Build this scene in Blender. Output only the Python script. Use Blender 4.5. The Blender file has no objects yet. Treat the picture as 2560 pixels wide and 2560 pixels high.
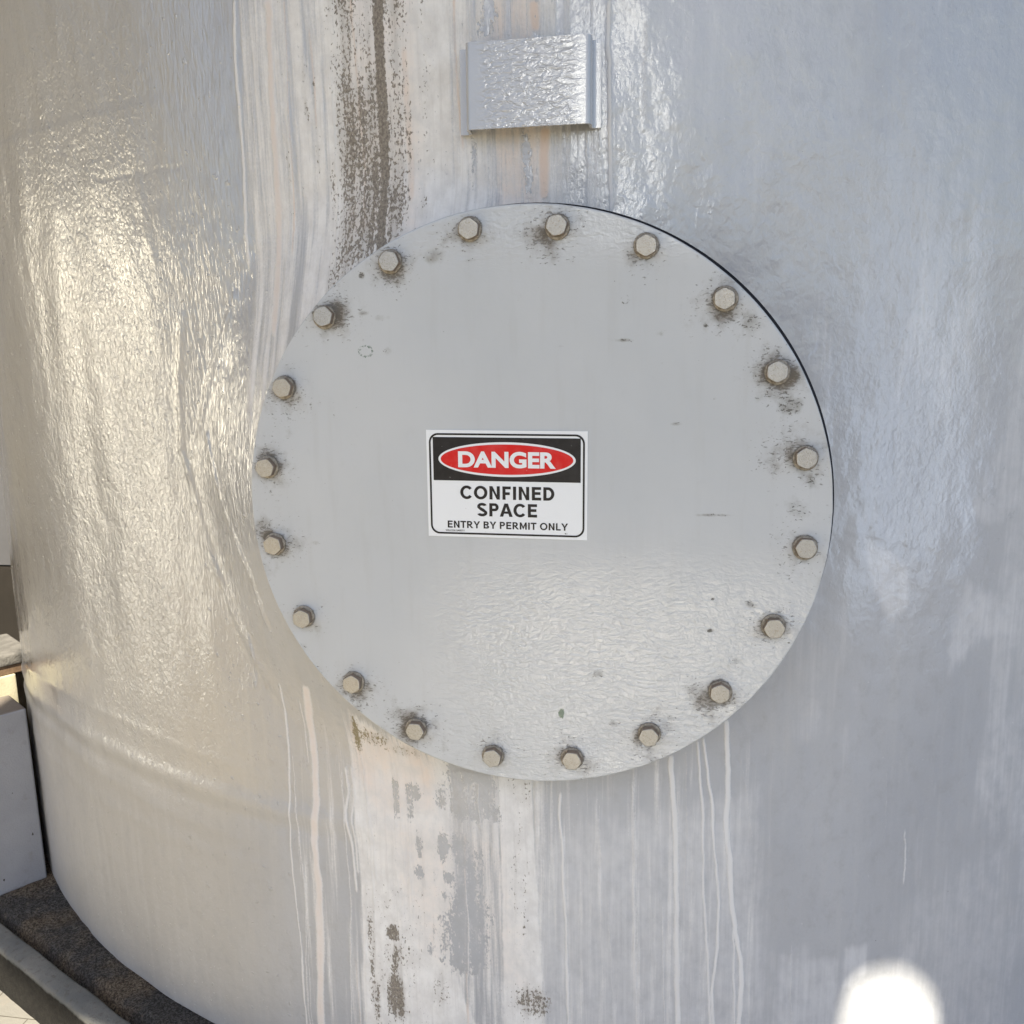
import bpy, bmesh, math, random
import numpy as np
from mathutils import Matrix, Vector

S = bpy.context.scene
COL = S.collection
R = math.radians
random.seed(7)
RNG = np.random.default_rng(11)

# ---------------------------------------------------------------- camera
cam = bpy.data.cameras.new('camera')
cam.sensor_width = 36.0
cam.sensor_fit = 'HORIZONTAL'
cam.lens = 36.0 * 2350 / 2560
cam.clip_start = 0.02
cam.clip_end = 500
camo = bpy.data.objects.new('camera', cam)
COL.objects.link(camo)
camo.matrix_world = Matrix((
    (0.98529, -0.01126, 0.17052, 0.19757),
    (0.16951, 0.19092, -0.96686, -1.19968),
    (-0.02167, 0.98154, 0.19002, 0.22844),
    (0, 0, 0, 1)))
S.camera = camo

# ---------------------------------------------------------------- daylight
SUN_EL, SUN_AZ = R(50), R(15)          # azimuth: right of straight behind the camera
TO_SUN = Vector((math.sin(SUN_AZ) * math.cos(SUN_EL), -math.cos(SUN_AZ) * math.cos(SUN_EL), math.sin(SUN_EL)))
W = bpy.data.worlds.new("World")
S.world = W
W.use_nodes = True
nt = W.node_tree
bg = nt.nodes['Background']
sky = nt.nodes.new('ShaderNodeTexSky')
sky.sky_type = 'NISHITA'
sky.sun_disc = False
sky.dust_density = 1.6
sky.air_density = 1.0
sky.sun_elevation = SUN_EL
sky.sun_rotation = math.atan2(TO_SUN.x, TO_SUN.y)
nt.links.new(sky.outputs[0], bg.inputs['Color'])
bg.inputs['Strength'].default_value = 0.10
sun = bpy.data.lights.new('sun', 'SUN')
sun.energy = 5.0
sun.angle = R(0.5)
sun.color = (1.0, 0.915, 0.75)
suno = bpy.data.objects.new('sun', sun)
COL.objects.link(suno)
suno.rotation_euler = TO_SUN.to_track_quat('Z', 'Y').to_euler()
S.view_settings.view_transform = 'Standard'
S.view_settings.look = 'None'
S.view_settings.gamma = 1
S.view_settings.use_curve_mapping = False
S.view_settings.exposure = 1.42
S.render.engine = 'CYCLES'
S.cycles.use_denoising = True
S.cycles.max_bounces = 8
S.cycles.diffuse_bounces = 5
S.cycles.caustics_reflective = False
S.cycles.caustics_refractive = False

# ---------------------------------------------------------------- helpers
def link(o, parent=None):
    COL.objects.link(o)
    if parent:
        o.parent = parent
    return o

def empty(name, loc, label, cat, group=None):
    o = bpy.data.objects.new(name, None)
    o.empty_display_size = 0.05
    link(o)
    o.location = loc
    o['label'] = label
    o['category'] = cat
    if group:
        o['group'] = group
    return o

def tag(o, label, cat, group=None):
    o['label'] = label
    o['category'] = cat
    if group:
        o['group'] = group
    return o

def structure(o):
    o['kind'] = 'structure'
    return o

def from_bm(name, bm, mat, parent=None, smooth=False):
    me = bpy.data.meshes.new(name)
    bm.normal_update()
    bm.to_mesh(me)
    bm.free()
    if mat:
        me.materials.append(mat)
    if smooth:
        me.polygons.foreach_set('use_smooth', [True] * len(me.polygons))
    o = bpy.data.objects.new(name, me)
    return link(o, parent)

def grid_mesh(name, P, mat, attrs=None, uv=None, parent=None, close_u=False):
    """P: (nv, nu, 3) array of points -> smooth quad grid with colour attributes and a UV map in metres"""
    nv, nu = P.shape[:2]
    me = bpy.data.meshes.new(name)
    me.vertices.add(nv * nu)
    me.vertices.foreach_set('co', P.reshape(-1).astype(np.float32))
    idx = np.arange(nv * nu).reshape(nv, nu)
    if close_u:
        nx = np.roll(idx, -1, axis=1)
        a, b, c, d = idx[:-1], nx[:-1], nx[1:], idx[1:]
    else:
        a, b, c, d = idx[:-1, :-1], idx[:-1, 1:], idx[1:, 1:], idx[1:, :-1]
    q = np.stack([a, b, c, d], -1).reshape(-1, 4)
    me.loops.add(q.size)
    me.loops.foreach_set('vertex_index', q.reshape(-1).astype(np.int32))
    me.polygons.add(len(q))
    me.polygons.foreach_set('loop_start', np.arange(0, q.size, 4, dtype=np.int32))
    me.polygons.foreach_set('loop_total', np.full(len(q), 4, dtype=np.int32))
    me.update(calc_edges=True)
    me.polygons.foreach_set('use_smooth', np.ones(len(q), dtype=bool))
    if uv is not None:
        l = me.uv_layers.new(name='UVMap')
        l.data.foreach_set('uv', uv.reshape(-1, 2)[q.reshape(-1)].reshape(-1).astype(np.float32))
    for k, A in (attrs or {}).items():
        at = me.attributes.new(k, 'FLOAT_COLOR', 'POINT')
        buf = np.ones((nv * nu, 4), np.float32)
        buf[:, :A.shape[-1]] = A.reshape(nv * nu, -1)
        at.data.foreach_set('color', buf.reshape(-1))
    me.materials.append(mat)
    me.validate()
    return link(bpy.data.objects.new(name, me), parent)

def sstep(a, b, x):
    t = np.clip((x - a) / (b - a), 0, 1)
    return t * t * (3 - 2 * t)

_LAT = RNG.random((8, 256, 256)).astype(np.float32)
def vnoise(x, y, seed=0):
    L = _LAT[seed % 8]
    x = x + seed * 37.3
    y = y + seed * 11.9
    xi = np.floor(x).astype(np.int64); yi = np.floor(y).astype(np.int64)
    fx = x - xi; fy = y - yi
    fx = fx * fx * (3 - 2 * fx); fy = fy * fy * (3 - 2 * fy)
    a = L[yi & 255, xi & 255]; b = L[yi & 255, (xi + 1) & 255]
    c = L[(yi + 1) & 255, xi & 255]; d = L[(yi + 1) & 255, (xi + 1) & 255]
    return (a * (1 - fx) + b * fx) * (1 - fy) + (c * (1 - fx) + d * fx) * fy

def fbm(x, y, seed=0, octv=4):
    s = 0; a = 0.5; t = 0
    for k in range(octv):
        s = s + a * vnoise(x * 2 ** k, y * 2 ** k, seed + k); t += a; a *= 0.5
    return s / t

def poly_mask(X, Y, pts, feather):
    """soft inside mask of a polygon (signed distance, feathered)"""
    d2 = np.full(X.shape, 1e9, np.float32); ins = np.zeros(X.shape, bool)
    n = len(pts)
    for i in range(n):
        (x0, y0), (x1, y1) = pts[i], pts[(i + 1) % n]
        ex, ey = x1 - x0, y1 - y0
        t = np.clip(((X - x0) * ex + (Y - y0) * ey) / (ex * ex + ey * ey + 1e-12), 0, 1)
        d2 = np.minimum(d2, (X - x0 - t * ex) ** 2 + (Y - y0 - t * ey) ** 2)
        c = (y0 > Y) != (y1 > Y)
        ins ^= c & (X < (x1 - x0) * (Y - y0) / ((y1 - y0) if y1 != y0 else 1e-9) + x0)
    d = np.sqrt(d2) * np.where(ins, 1, -1)
    return sstep(-feather, feather, d)

def line_dist(X, Y, pts):
    d2 = np.full(X.shape, 1e9, np.float32)
    for (x0, y0), (x1, y1) in zip(pts[:-1], pts[1:]):
        ex, ey = x1 - x0, y1 - y0
        t = np.clip(((X - x0) * ex + (Y - y0) * ey) / (ex * ex + ey * ey + 1e-12), 0, 1)
        d2 = np.minimum(d2, (X - x0 - t * ex) ** 2 + (Y - y0 - t * ey) ** 2)
    return np.sqrt(d2)

def col_line(Z, pts):
    """u of a near-vertical line at every z (pts sorted downwards)"""
    p = sorted(pts, key=lambda q: q[1])
    return np.interp(Z, [q[1] for q in p], [q[0] for q in p])

# ---------------------------------------------------------------- material node helper
class NT:
    def __init__(self, name):
        self.m = bpy.data.materials.new(name)
        self.m.use_nodes = True
        self.t = self.m.node_tree
        self.b = self.t.nodes['Principled BSDF']
    def n(self, typ, **kw):
        nd = self.t.nodes.new(typ)
        for k, v in kw.items():
            setattr(nd, k, v)
        return nd
    def put(self, sock, v):
        if isinstance(v, bpy.types.NodeSocket):
            self.t.links.new(v, sock)
        elif isinstance(v, (tuple, list)):
            sock.default_value = tuple(v) + ((1,) if len(v) == 3 and sock.type == 'RGBA' else ())
        else:
            sock.default_value = v
    def math(self, op, a, b=0.0, c=None, clamp=False):
        nd = self.n('ShaderNodeMath', operation=op, use_clamp=clamp)
        self.put(nd.inputs[0], a); self.put(nd.inputs[1], b)
        if c is not None:
            self.put(nd.inputs[2], c)
        return nd.outputs[0]
    def mix(self, f, a, b, blend='MIX'):
        nd = self.n('ShaderNodeMix', data_type='RGBA', blend_type=blend)
        nd.clamp_factor = True
        self.put(nd.inputs[0], f); self.put(nd.inputs[6], a); self.put(nd.inputs[7], b)
        return nd.outputs[2]
    def mixf(self, f, a, b):
        nd = self.n('ShaderNodeMix', data_type='FLOAT')
        self.put(nd.inputs[0], f); self.put(nd.inputs[2], a); self.put(nd.inputs[3], b)
        return nd.outputs[0]
    def sm(self, x, a, b):
        nd = self.n('ShaderNodeMapRange', interpolation_type='SMOOTHSTEP')
        self.put(nd.inputs[0], x); self.put(nd.inputs[1], a); self.put(nd.inputs[2], b)
        return nd.outputs[0]
    def uv(self):
        return self.n('ShaderNodeUVMap').outputs[0]
    def obj(self):
        return self.n('ShaderNodeTexCoord').outputs['Object']
    def mapp(self, v, scale, loc=(0, 0, 0)):
        nd = self.n('ShaderNodeMapping')
        self.put(nd.inputs[0], v)
        nd.inputs['Scale'].default_value = scale
        nd.inputs['Location'].default_value = loc
        return nd.outputs[0]
    def noise(self, v, scale=1.0, detail=4.0, rough=0.55, dist=0.0, dim='3D'):
        nd = self.n('ShaderNodeTexNoise', noise_dimensions=dim)
        self.put(nd.inputs['Vector'], v)
        nd.inputs['Scale'].default_value = scale
        nd.inputs['Detail'].default_value = detail
        nd.inputs['Roughness'].default_value = rough
        nd.inputs['Distortion'].default_value = dist
        return nd.outputs[0]
    def attr(self, name):
        a = self.n('ShaderNodeAttribute', attribute_name=name)
        s = self.n('ShaderNodeSeparateColor')
        self.t.links.new(a.outputs['Color'], s.inputs[0])
        return s.outputs[0], s.outputs[1], s.outputs[2]
    def bump(self, h, dist, strength=1.0, prev=None):
        nd = self.n('ShaderNodeBump')
        self.put(nd.inputs['Height'], h)
        nd.inputs['Distance'].default_value = dist
        self.put(nd.inputs['Strength'], strength)
        if prev is not None:
            self.put(nd.inputs['Normal'], prev)
        return nd.outputs[0]
    def out(self, color, rough, normal=None, spec=0.5, metal=0.0, coat=0.0, coat_rough=0.12):
        self.put(self.b.inputs['Base Color'], color)
        self.put(self.b.inputs['Roughness'], rough)
        self.put(self.b.inputs['Specular IOR Level'], spec)
        self.put(self.b.inputs['Metallic'], metal)
        self.put(self.b.inputs['Coat Weight'], coat)
        self.put(self.b.inputs['Coat Roughness'], coat_rough)
        if normal is not None:
            self.put(self.b.inputs['Coat Normal'], normal)
        if normal is not None:
            self.put(self.b.inputs['Normal'], normal)
        return self.m

def simple_mat(name, c1, c2, rough=0.6, scale=20.0, bump=0.002, spec=0.4, metal=0.0, detail=5):
    k = NT(name)
    o = k.obj()
    f = k.noise(o, scale, detail, 0.6)
    g = k.noise(o, scale * 6, 4, 0.6)
    return k.out(k.mix(k.sm(f, 0.3, 0.7), c1, c2), k.mixf(g, rough - 0.1, rough + 0.1),
                 k.bump(g, bump), spec, metal)

# ---------------------------------------------------------------- shell material (weathered grey paint)
def shell_material():
    k = NT('weathered tank paint')
    uv = k.uv()
    sx = k.n('ShaderNodeSeparateXYZ'); k.t.links.new(uv, sx.inputs[0]); k.n_u = sx.outputs[0]
    chalk, brown, drip = k.attr('wear_a')
    peach, hole, haze = k.attr('wear_b')
    rough_m, olive, fibre = k.attr('wear_c')
    gloss, _g1, _g2 = k.attr('wear_d')
    n_big = k.noise(k.mapp(uv, (3.0, 1.3, 1)), 1.0, 5, 0.6)
    n_st = k.noise(k.mapp(uv, (60, 2.2, 1)), 1.0, 5, 0.6)
    n_st2 = k.noise(k.mapp(uv, (150, 6, 1)), 1.0, 4, 0.6)
    n_mid = k.noise(k.mapp(uv, (45, 30, 1)), 1.0, 6, 0.65)
    n_fine = k.noise(k.mapp(uv, (330, 230, 1)), 1.0, 4, 0.7)
    n_speck = k.noise(k.mapp(uv, (280, 165, 1)), 1.0, 4, 0.62, 0.3)
    n_speck2 = k.noise(k.mapp(uv, (120, 13, 1)), 1.0, 4, 0.6)
    # clean paint
    base = k.mix(k.sm(n_big, 0.3, 0.7), (0.355, 0.366, 0.392), (0.42, 0.43, 0.452))
    # beige tint growing towards the left side of the shell
    left_tint = k.math('ADD', k.sm(k.n_u, -0.30, -0.62), k.math('MULTIPLY', k.math('SUBTRACT', n_st, 0.5), 0.8))
    base = k.mix(k.math('MULTIPLY', k.sm(left_tint, 0.0, 1.15), 0.45), base, (0.395, 0.368, 0.315))
    base = k.mix(k.math('MULTIPLY', k.sm(n_st, 0.45, 0.75), 0.34), base, (0.47, 0.475, 0.48))
    base = k.mix(k.math('MULTIPLY', k.sm(n_mid, 0.48, 0.72), 0.42), base, (0.315, 0.315, 0.325))
    base = k.mix(k.math('MULTIPLY', k.sm(n_fine, 0.52, 0.75), 0.22), base, (0.29, 0.29, 0.295))
    base = k.mix(k.math('MULTIPLY', k.sm(n_fine, 0.46, 0.25), 0.22), base, (0.52, 0.525, 0.54))
    # scuffed pale haze
    hz = k.math('ADD', haze, k.math('MULTIPLY', k.math('SUBTRACT', n_mid, 0.5), 0.9))
    hz = k.math('ADD', hz, k.math('MULTIPLY', k.math('SUBTRACT', n_st2, 0.5), 0.6))
    hz = k.math('MULTIPLY', k.sm(hz, 0.2, 0.95), k.sm(haze, 0.0, 0.12))
    base = k.mix(k.math('MULTIPLY', hz, 0.85), base, (0.60, 0.605, 0.62))
    # chalk
    ck = k.math('ADD', chalk, k.math('MULTIPLY', k.math('SUBTRACT', n_st, 0.5), 1.5))
    ck = k.math('ADD', ck, k.math('MULTIPLY', k.math('SUBTRACT', n_st2, 0.5), 0.7))
    ck = k.math('ADD', ck, k.math('MULTIPLY', k.math('SUBTRACT', n_fine, 0.5), 0.3))
    ck = k.math('MULTIPLY', k.sm(ck, 0.28, 0.72), k.sm(chalk, 0.02, 0.2))
    hl = k.math('ADD', hole, k.math('MULTIPLY', k.math('SUBTRACT', n_mid, 0.5), 1.9))
    hl = k.math('ADD', hl, k.math('MULTIPLY', k.math('SUBTRACT', n_speck, 0.5), 1.5))
    hl = k.math('ADD', hl, k.math('MULTIPLY', k.math('SUBTRACT', n_st2, 0.5), 1.2))
    hl = k.math('MULTIPLY', k.sm(hl, 0.36, 0.56), k.sm(hole, 0.02, 0.15))
    worn = k.sm(k.math('ADD', k.math('MULTIPLY', n_speck, 0.55), k.math('MULTIPLY', n_st2, 0.45)), 0.385, 0.345)
    ck = k.math('MULTIPLY', ck, k.math('SUBTRACT', 1.0, k.math('MULTIPLY', worn, 0.75)))
    ck = k.math('MULTIPLY', ck, k.math('SUBTRACT', 1.0, hl))
    pk = k.math('ADD', peach, k.math('MULTIPLY', k.math('SUBTRACT', n_mid, 0.5), 0.7))
    pk = k.math('MULTIPLY', k.sm(pk, 0.1, 0.9), k.sm(peach, 0.0, 0.1))
    ck_col = k.mix(k.sm(n_mid, 0.3, 0.7), (0.64, 0.63, 0.62), (0.77, 0.765, 0.755))
    ck_col = k.mix(k.math('MULTIPLY', k.sm(n_st2, 0.5, 0.75), 0.35), ck_col, (0.50, 0.485, 0.475))
    ck_col = k.mix(pk, ck_col, (0.70, 0.575, 0.49))
    col = k.mix(ck, base, ck_col)
    # white runs
    dr = k.math('ADD', drip, k.math('MULTIPLY', k.math('SUBTRACT', n_fine, 0.5), 0.9))
    dr = k.math('MULTIPLY', k.sm(dr, 0.25, 0.6), k.sm(drip, 0.03, 0.2))
    dr = k.math('MULTIPLY', dr, k.mixf(k.sm(drip, 0.3, 0.9), 0.45, 1.0))
    col = k.mix(dr, col, k.mix(pk, (0.68, 0.675, 0.67), (0.66, 0.59, 0.545)))
    # brown growth specks
    th = k.math('ADD', k.math('MULTIPLY', n_speck, 0.62), k.math('MULTIPLY', n_speck2, 0.38))
    bsum = k.math('SUBTRACT', k.math('ADD', k.math('MULTIPLY', brown, 0.25), 0.315), th)
    bf = k.math('MULTIPLY', k.sm(bsum, -0.012, 0.03), k.sm(brown, 0.02, 0.1))
    bcol = k.mix(k.sm(n_fine, 0.35, 0.65), (0.095, 0.08, 0.064), (0.27, 0.235, 0.19))
    bcol = k.mix(olive, bcol, (0.24, 0.20, 0.09))
    stain = k.math('MULTIPLY', k.sm(k.math('ADD', brown, k.math('MULTIPLY', k.math('SUBTRACT', n_st, 0.5), 1.6)), 0.35, 1.15), k.sm(brown, 0.02, 0.25))
    col = k.mix(k.math('MULTIPLY', stain, 0.44), col, (0.20, 0.17, 0.135))
    col = k.mix(k.math('MULTIPLY', bf, 0.85), col, bcol)
    # sparse black flecks everywhere
    wl = k.sm(k.noise(k.mapp(uv, (170, 120, 1), (13, 2, 0)), 1.0, 3, 0.6), 0.70, 0.76)
    col = k.mix(k.math('MULTIPLY', wl, 0.5), col, (0.62, 0.62, 0.625))
    fl = k.sm(k.noise(k.mapp(uv, (150, 120, 1), (3, 7, 0)), 1.0, 2, 0.5), 0.785, 0.80)
    col = k.mix(k.math('MULTIPLY', fl, 0.7), col, (0.10, 0.095, 0.09))
    # relief
    fib = k.noise(k.mapp(uv, (200, 38, 1)), 1.0, 2, 0.5, 0.6)
    peel = k.noise(k.mapp(uv, (150, 105, 1)), 1.0, 3, 0.55, 0.5)
    wav = k.noise(k.mapp(uv, (26, 20, 1)), 1.0, 3, 0.5)
    h = k.mixf(fibre, peel, fib)
    amp = k.math('MULTIPLY', rough_m, 1.0)
    nrm = k.bump(wav, 0.004, 0.55)
    nod = k.sm(k.noise(k.mapp(uv, (95, 80, 1), (4, 9, 0)), 1.0, 2, 0.5), 0.66, 0.74)
    nrm = k.bump(nod, 0.0012, k.mixf(k.sm(k.n_u, -0.3, -0.45), 0.12, 0.8), nrm)
    nrm = k.bump(h, 0.0019, amp, nrm)
    nrm = k.bump(n_fine, 0.0003, k.mixf(ck, 0.25, 0.9), nrm)
    nrm = k.bump(k.math('SUBTRACT', k.math('MULTIPLY', dr, 1.0), k.math('MULTIPLY', bf, 0.5)), 0.0006, 0.7, nrm)
    nrm = k.bump(ck, 0.0007, 0.7, nrm)
    rg = k.mixf(ck, k.mixf(gloss, 0.55, k.mixf(n_mid, 0.22, 0.36)), 0.75)
    rg = k.mixf(k.math('MAXIMUM', dr, bf), rg, 0.8)
    dull = k.math('MAXIMUM', ck, k.math('MAXIMUM', dr, bf))
    return k.out(col, rg, nrm, spec=k.mixf(ck, 0.55, 0.3), coat=k.math('MULTIPLY', gloss, k.mixf(dull, 1.0, 0.0)), coat_rough=0.07)

# ---------------------------------------------------------------- storage tank
GROUND_Z, BASE_Z, TOP_Z = -1.105, -1.0, 1.95
TANK_R, SHELL_Y = 1.72, 0.075                  # radius; y of the shell front under the cover
AXIS_Y = SHELL_Y + TANK_R
PLATE_C, PLATE_R, PLATE_Y = (0.0035, -0.0065), 0.3907, 0.016

DRIPS = [
    ('white', [(0.0366, -0.44), (0.0348, -0.4801), (0.037, -0.5204), (0.039, -0.5788), (0.0421, -0.668), (0.0436, -0.832)], 0.0036, 0.9),
    ('white', [(0.1421, -0.419), (0.1431, -0.4868), (0.1438, -0.5442), (0.1455, -0.692), (0.1487, -0.8243)], 0.0029, 0.6),
    ('white', [(0.1964, -0.3766), (0.1988, -0.4293), (0.2049, -0.5143), (0.2075, -0.6307), (0.2119, -0.8223)], 0.0058, 1.0),
    ('white', [(-0.087, -0.4319), (-0.0896, -0.4727), (-0.0867, -0.5163)], 0.0025, 0.55),
    ('white', [(0.0929, -0.4543), (0.0926, -0.5115), (0.0964, -0.549)], 0.0022, 0.5),
    ('white', [(-0.1065, -0.4337), (-0.1055, -0.4742), (-0.1035, -0.518)], 0.0018, 0.4),
    ('white', [(0.1863, -0.6162), (0.1885, -0.7208), (0.1913, -0.8227)], 0.0022, 0.6),
    ('white', [(0.1756, -0.4296), (0.1801, -0.5002), (0.1843, -0.5433)], 0.0022, 0.35),
    ('white', [(0.2335, -0.3519), (0.2367, -0.3959), (0.2429, -0.4574), (0.2453, -0.5285), (0.2466, -0.6011), (0.2534, -0.6901), (0.2572, -0.7506), (0.2606, -0.822)], 0.0036, 0.8),
    ('white', [(0.2423, -0.3492), (0.2483, -0.4015), (0.2571, -0.4575), (0.261, -0.5287), (0.2687, -0.5866), (0.2689, -0.6902), (0.2628, -0.7659), (0.2652, -0.8221)], 0.0036, 0.95),
    ('white', [(0.2743, -0.3224), (0.2791, -0.402), (0.2791, -0.4578), (0.278, -0.4946), (0.2849, -0.5434), (0.2891, -0.6163), (0.295, -0.6608), (0.3041, -0.7059), (0.3063, -0.7514), (0.3047, -0.8228)], 0.0058, 1.0),
    ('white', [(0.2927, -0.6548), (0.2957, -0.7511), (0.2966, -0.8225)], 0.0032, 0.7),
    ('white', [(0.2952, -0.3747), (0.307, -0.436), (0.312, -0.4755), (0.317, -0.5155)], 0.0029, 0.35),
    ('white', [(0.5174, -0.4087), (0.5197, -0.471), (0.5196, -0.5429)], 0.0022, 0.35),
    ('white', [(0.5517, -0.5115), (0.5548, -0.5612), (0.5555, -0.6085)], 0.0029, 0.6),
    ('white', [(0.5483, -0.389), (0.5522, -0.4514)], 0.0022, 0.35),
    ('white', [(0.4947, -0.4973), (0.4975, -0.5495)], 0.0022, 0.35),
    ('white', [(0.381, -0.6851), (0.3821, -0.7548), (0.386, -0.8266)], 0.0025, 0.45),
    ('white', [(0.7031, -0.4785), (0.7131, -0.5536), (0.7158, -0.602)], 0.0029, 0.35),
    ('white', [(0.1083, 0.6347), (0.1093, 0.5684), (0.1103, 0.5007), (0.1113, 0.4403), (0.1112, 0.3765)], 0.0043, 0.8),
    ('white', [(0.158, 0.6117), (0.1544, 0.5559), (0.1546, 0.5116), (0.1554, 0.4818)], 0.0065, 0.35),
    ('white', [(0.0807, 0.4849), (0.082, 0.4305), (0.0817, 0.3842)], 0.0036, 0.5),
    ('white', [(0.052, 0.4733), (0.0512, 0.4428)], 0.0029, 0.4),
    ('white', [(-0.4144, 0.6885), (-0.4184, 0.6158), (-0.4174, 0.5456), (-0.4163, 0.474), (-0.4207, 0.3766), (-0.4206, 0.3266)], 0.0051, 0.8),
    ('white', [(-0.4028, 0.6822), (-0.4047, 0.6141)], 0.0036, 0.5),
    ('pink', [(-0.3556, 0.68), (-0.3573, 0.6082), (-0.3591, 0.5162), (-0.3605, 0.4454), (-0.3619, 0.3731), (-0.3626, 0.3092), (-0.3598, 0.2287)], 0.0094, 0.95),
    ('white', [(-0.3932, 0.5896), (-0.3935, 0.5195), (-0.3953, 0.4481)], 0.0036, 0.6),
    ('white', [(-0.334, 0.628), (-0.3358, 0.514), (-0.3402, 0.4201), (-0.3463, 0.3233), (-0.3461, 0.2487)], 0.0036, 0.5),
    ('pink', [(-0.2943, 0.6344), (-0.2908, 0.5669), (-0.2896, 0.5052)], 0.0036, 0.5),
    ('pink', [(-0.3573, -0.2994), (-0.3667, -0.3596), (-0.3643, -0.4404), (-0.3661, -0.5112), (-0.3741, -0.5751), (-0.3712, -0.654), (-0.3742, -0.7687), (-0.383, -0.9164)], 0.0123, 0.95),
    ('white', [(-0.4165, -0.307), (-0.4138, -0.3785), (-0.4125, -0.4485), (-0.4192, -0.5527), (-0.4198, -0.6489), (-0.4121, -0.7785), (-0.4126, -0.88)], 0.0036, 0.7),
    ('white', [(-0.3807, -0.3259), (-0.3785, -0.4063), (-0.3764, -0.4454)], 0.0029, 0.6),
    ('white', [(-0.3105, -0.4351), (-0.3055, -0.4826), (-0.3123, -0.5141), (-0.3079, -0.5472), (-0.3027, -0.5927), (-0.3017, -0.6553)], 0.0043, 0.8),
    ('white', [(-0.2993, -0.4335), (-0.2959, -0.4811), (-0.3014, -0.5184), (-0.2969, -0.5761), (-0.2965, -0.6228)], 0.0036, 0.7),
    ('white', [(-0.2708, -0.5074), (-0.2673, -0.5556), (-0.2637, -0.6323)], 0.0036, 0.6),
    ('white', [(-0.2836, -0.6204), (-0.2893, -0.7486), (-0.2943, -0.892)], 0.0029, 0.5),
    ('peach', [(0.0268, 0.4876), (0.0259, 0.4549), (0.0258, 0.4219), (0.025, 0.3953)], 0.0108, 0.9),
    ('peach', [(0.0156, 0.6407), (0.016, 0.5969)], 0.013, 0.8),
    ('peach', [(-0.1583, 0.5982), (-0.1554, 0.499), (-0.1549, 0.4541), (-0.1523, 0.3969)], 0.0101, 0.5),
    ('peach', [(-0.014, 0.4854), (-0.0125, 0.4459), (-0.0122, 0.4014)], 0.0058, 0.4),
    ('grey', [(0.0001, 0.4847), (0.0028, 0.4451), (0.0055, 0.4006)], 0.0087, 0.7),
    ('grey', [(-0.0686, 0.4843), (-0.0673, 0.4488), (-0.0711, 0.4042)], 0.0087, 0.5),
    ('grey', [(-0.0439, 0.6453), (-0.0463, 0.5993)], 0.0159, 0.8),
]

_r = random.Random(5)
for _i in range(28):                      # many fine, faint runs
    if _i < 20:
        _u, _z0 = _r.uniform(-.43, .33), _r.uniform(-.62, -.36)
        _z1 = max(_z0 - _r.uniform(.1, .45), -.97)
    else:
        _u, _z0 = _r.uniform(-.42, .12), _r.uniform(.45, .72)
        _z1 = _z0 - _r.uniform(.12, .35)
    DRIPS.append((_r.choice(['white', 'white', 'white', 'pink']), [(_u, _z0), (_u + _r.uniform(-.006, .008), (_z0 + _z1) / 2), (_u + _r.uniform(-.008, .014), _z1)], _r.uniform(.0016, .0034), _r.uniform(.28, .62)))

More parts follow.
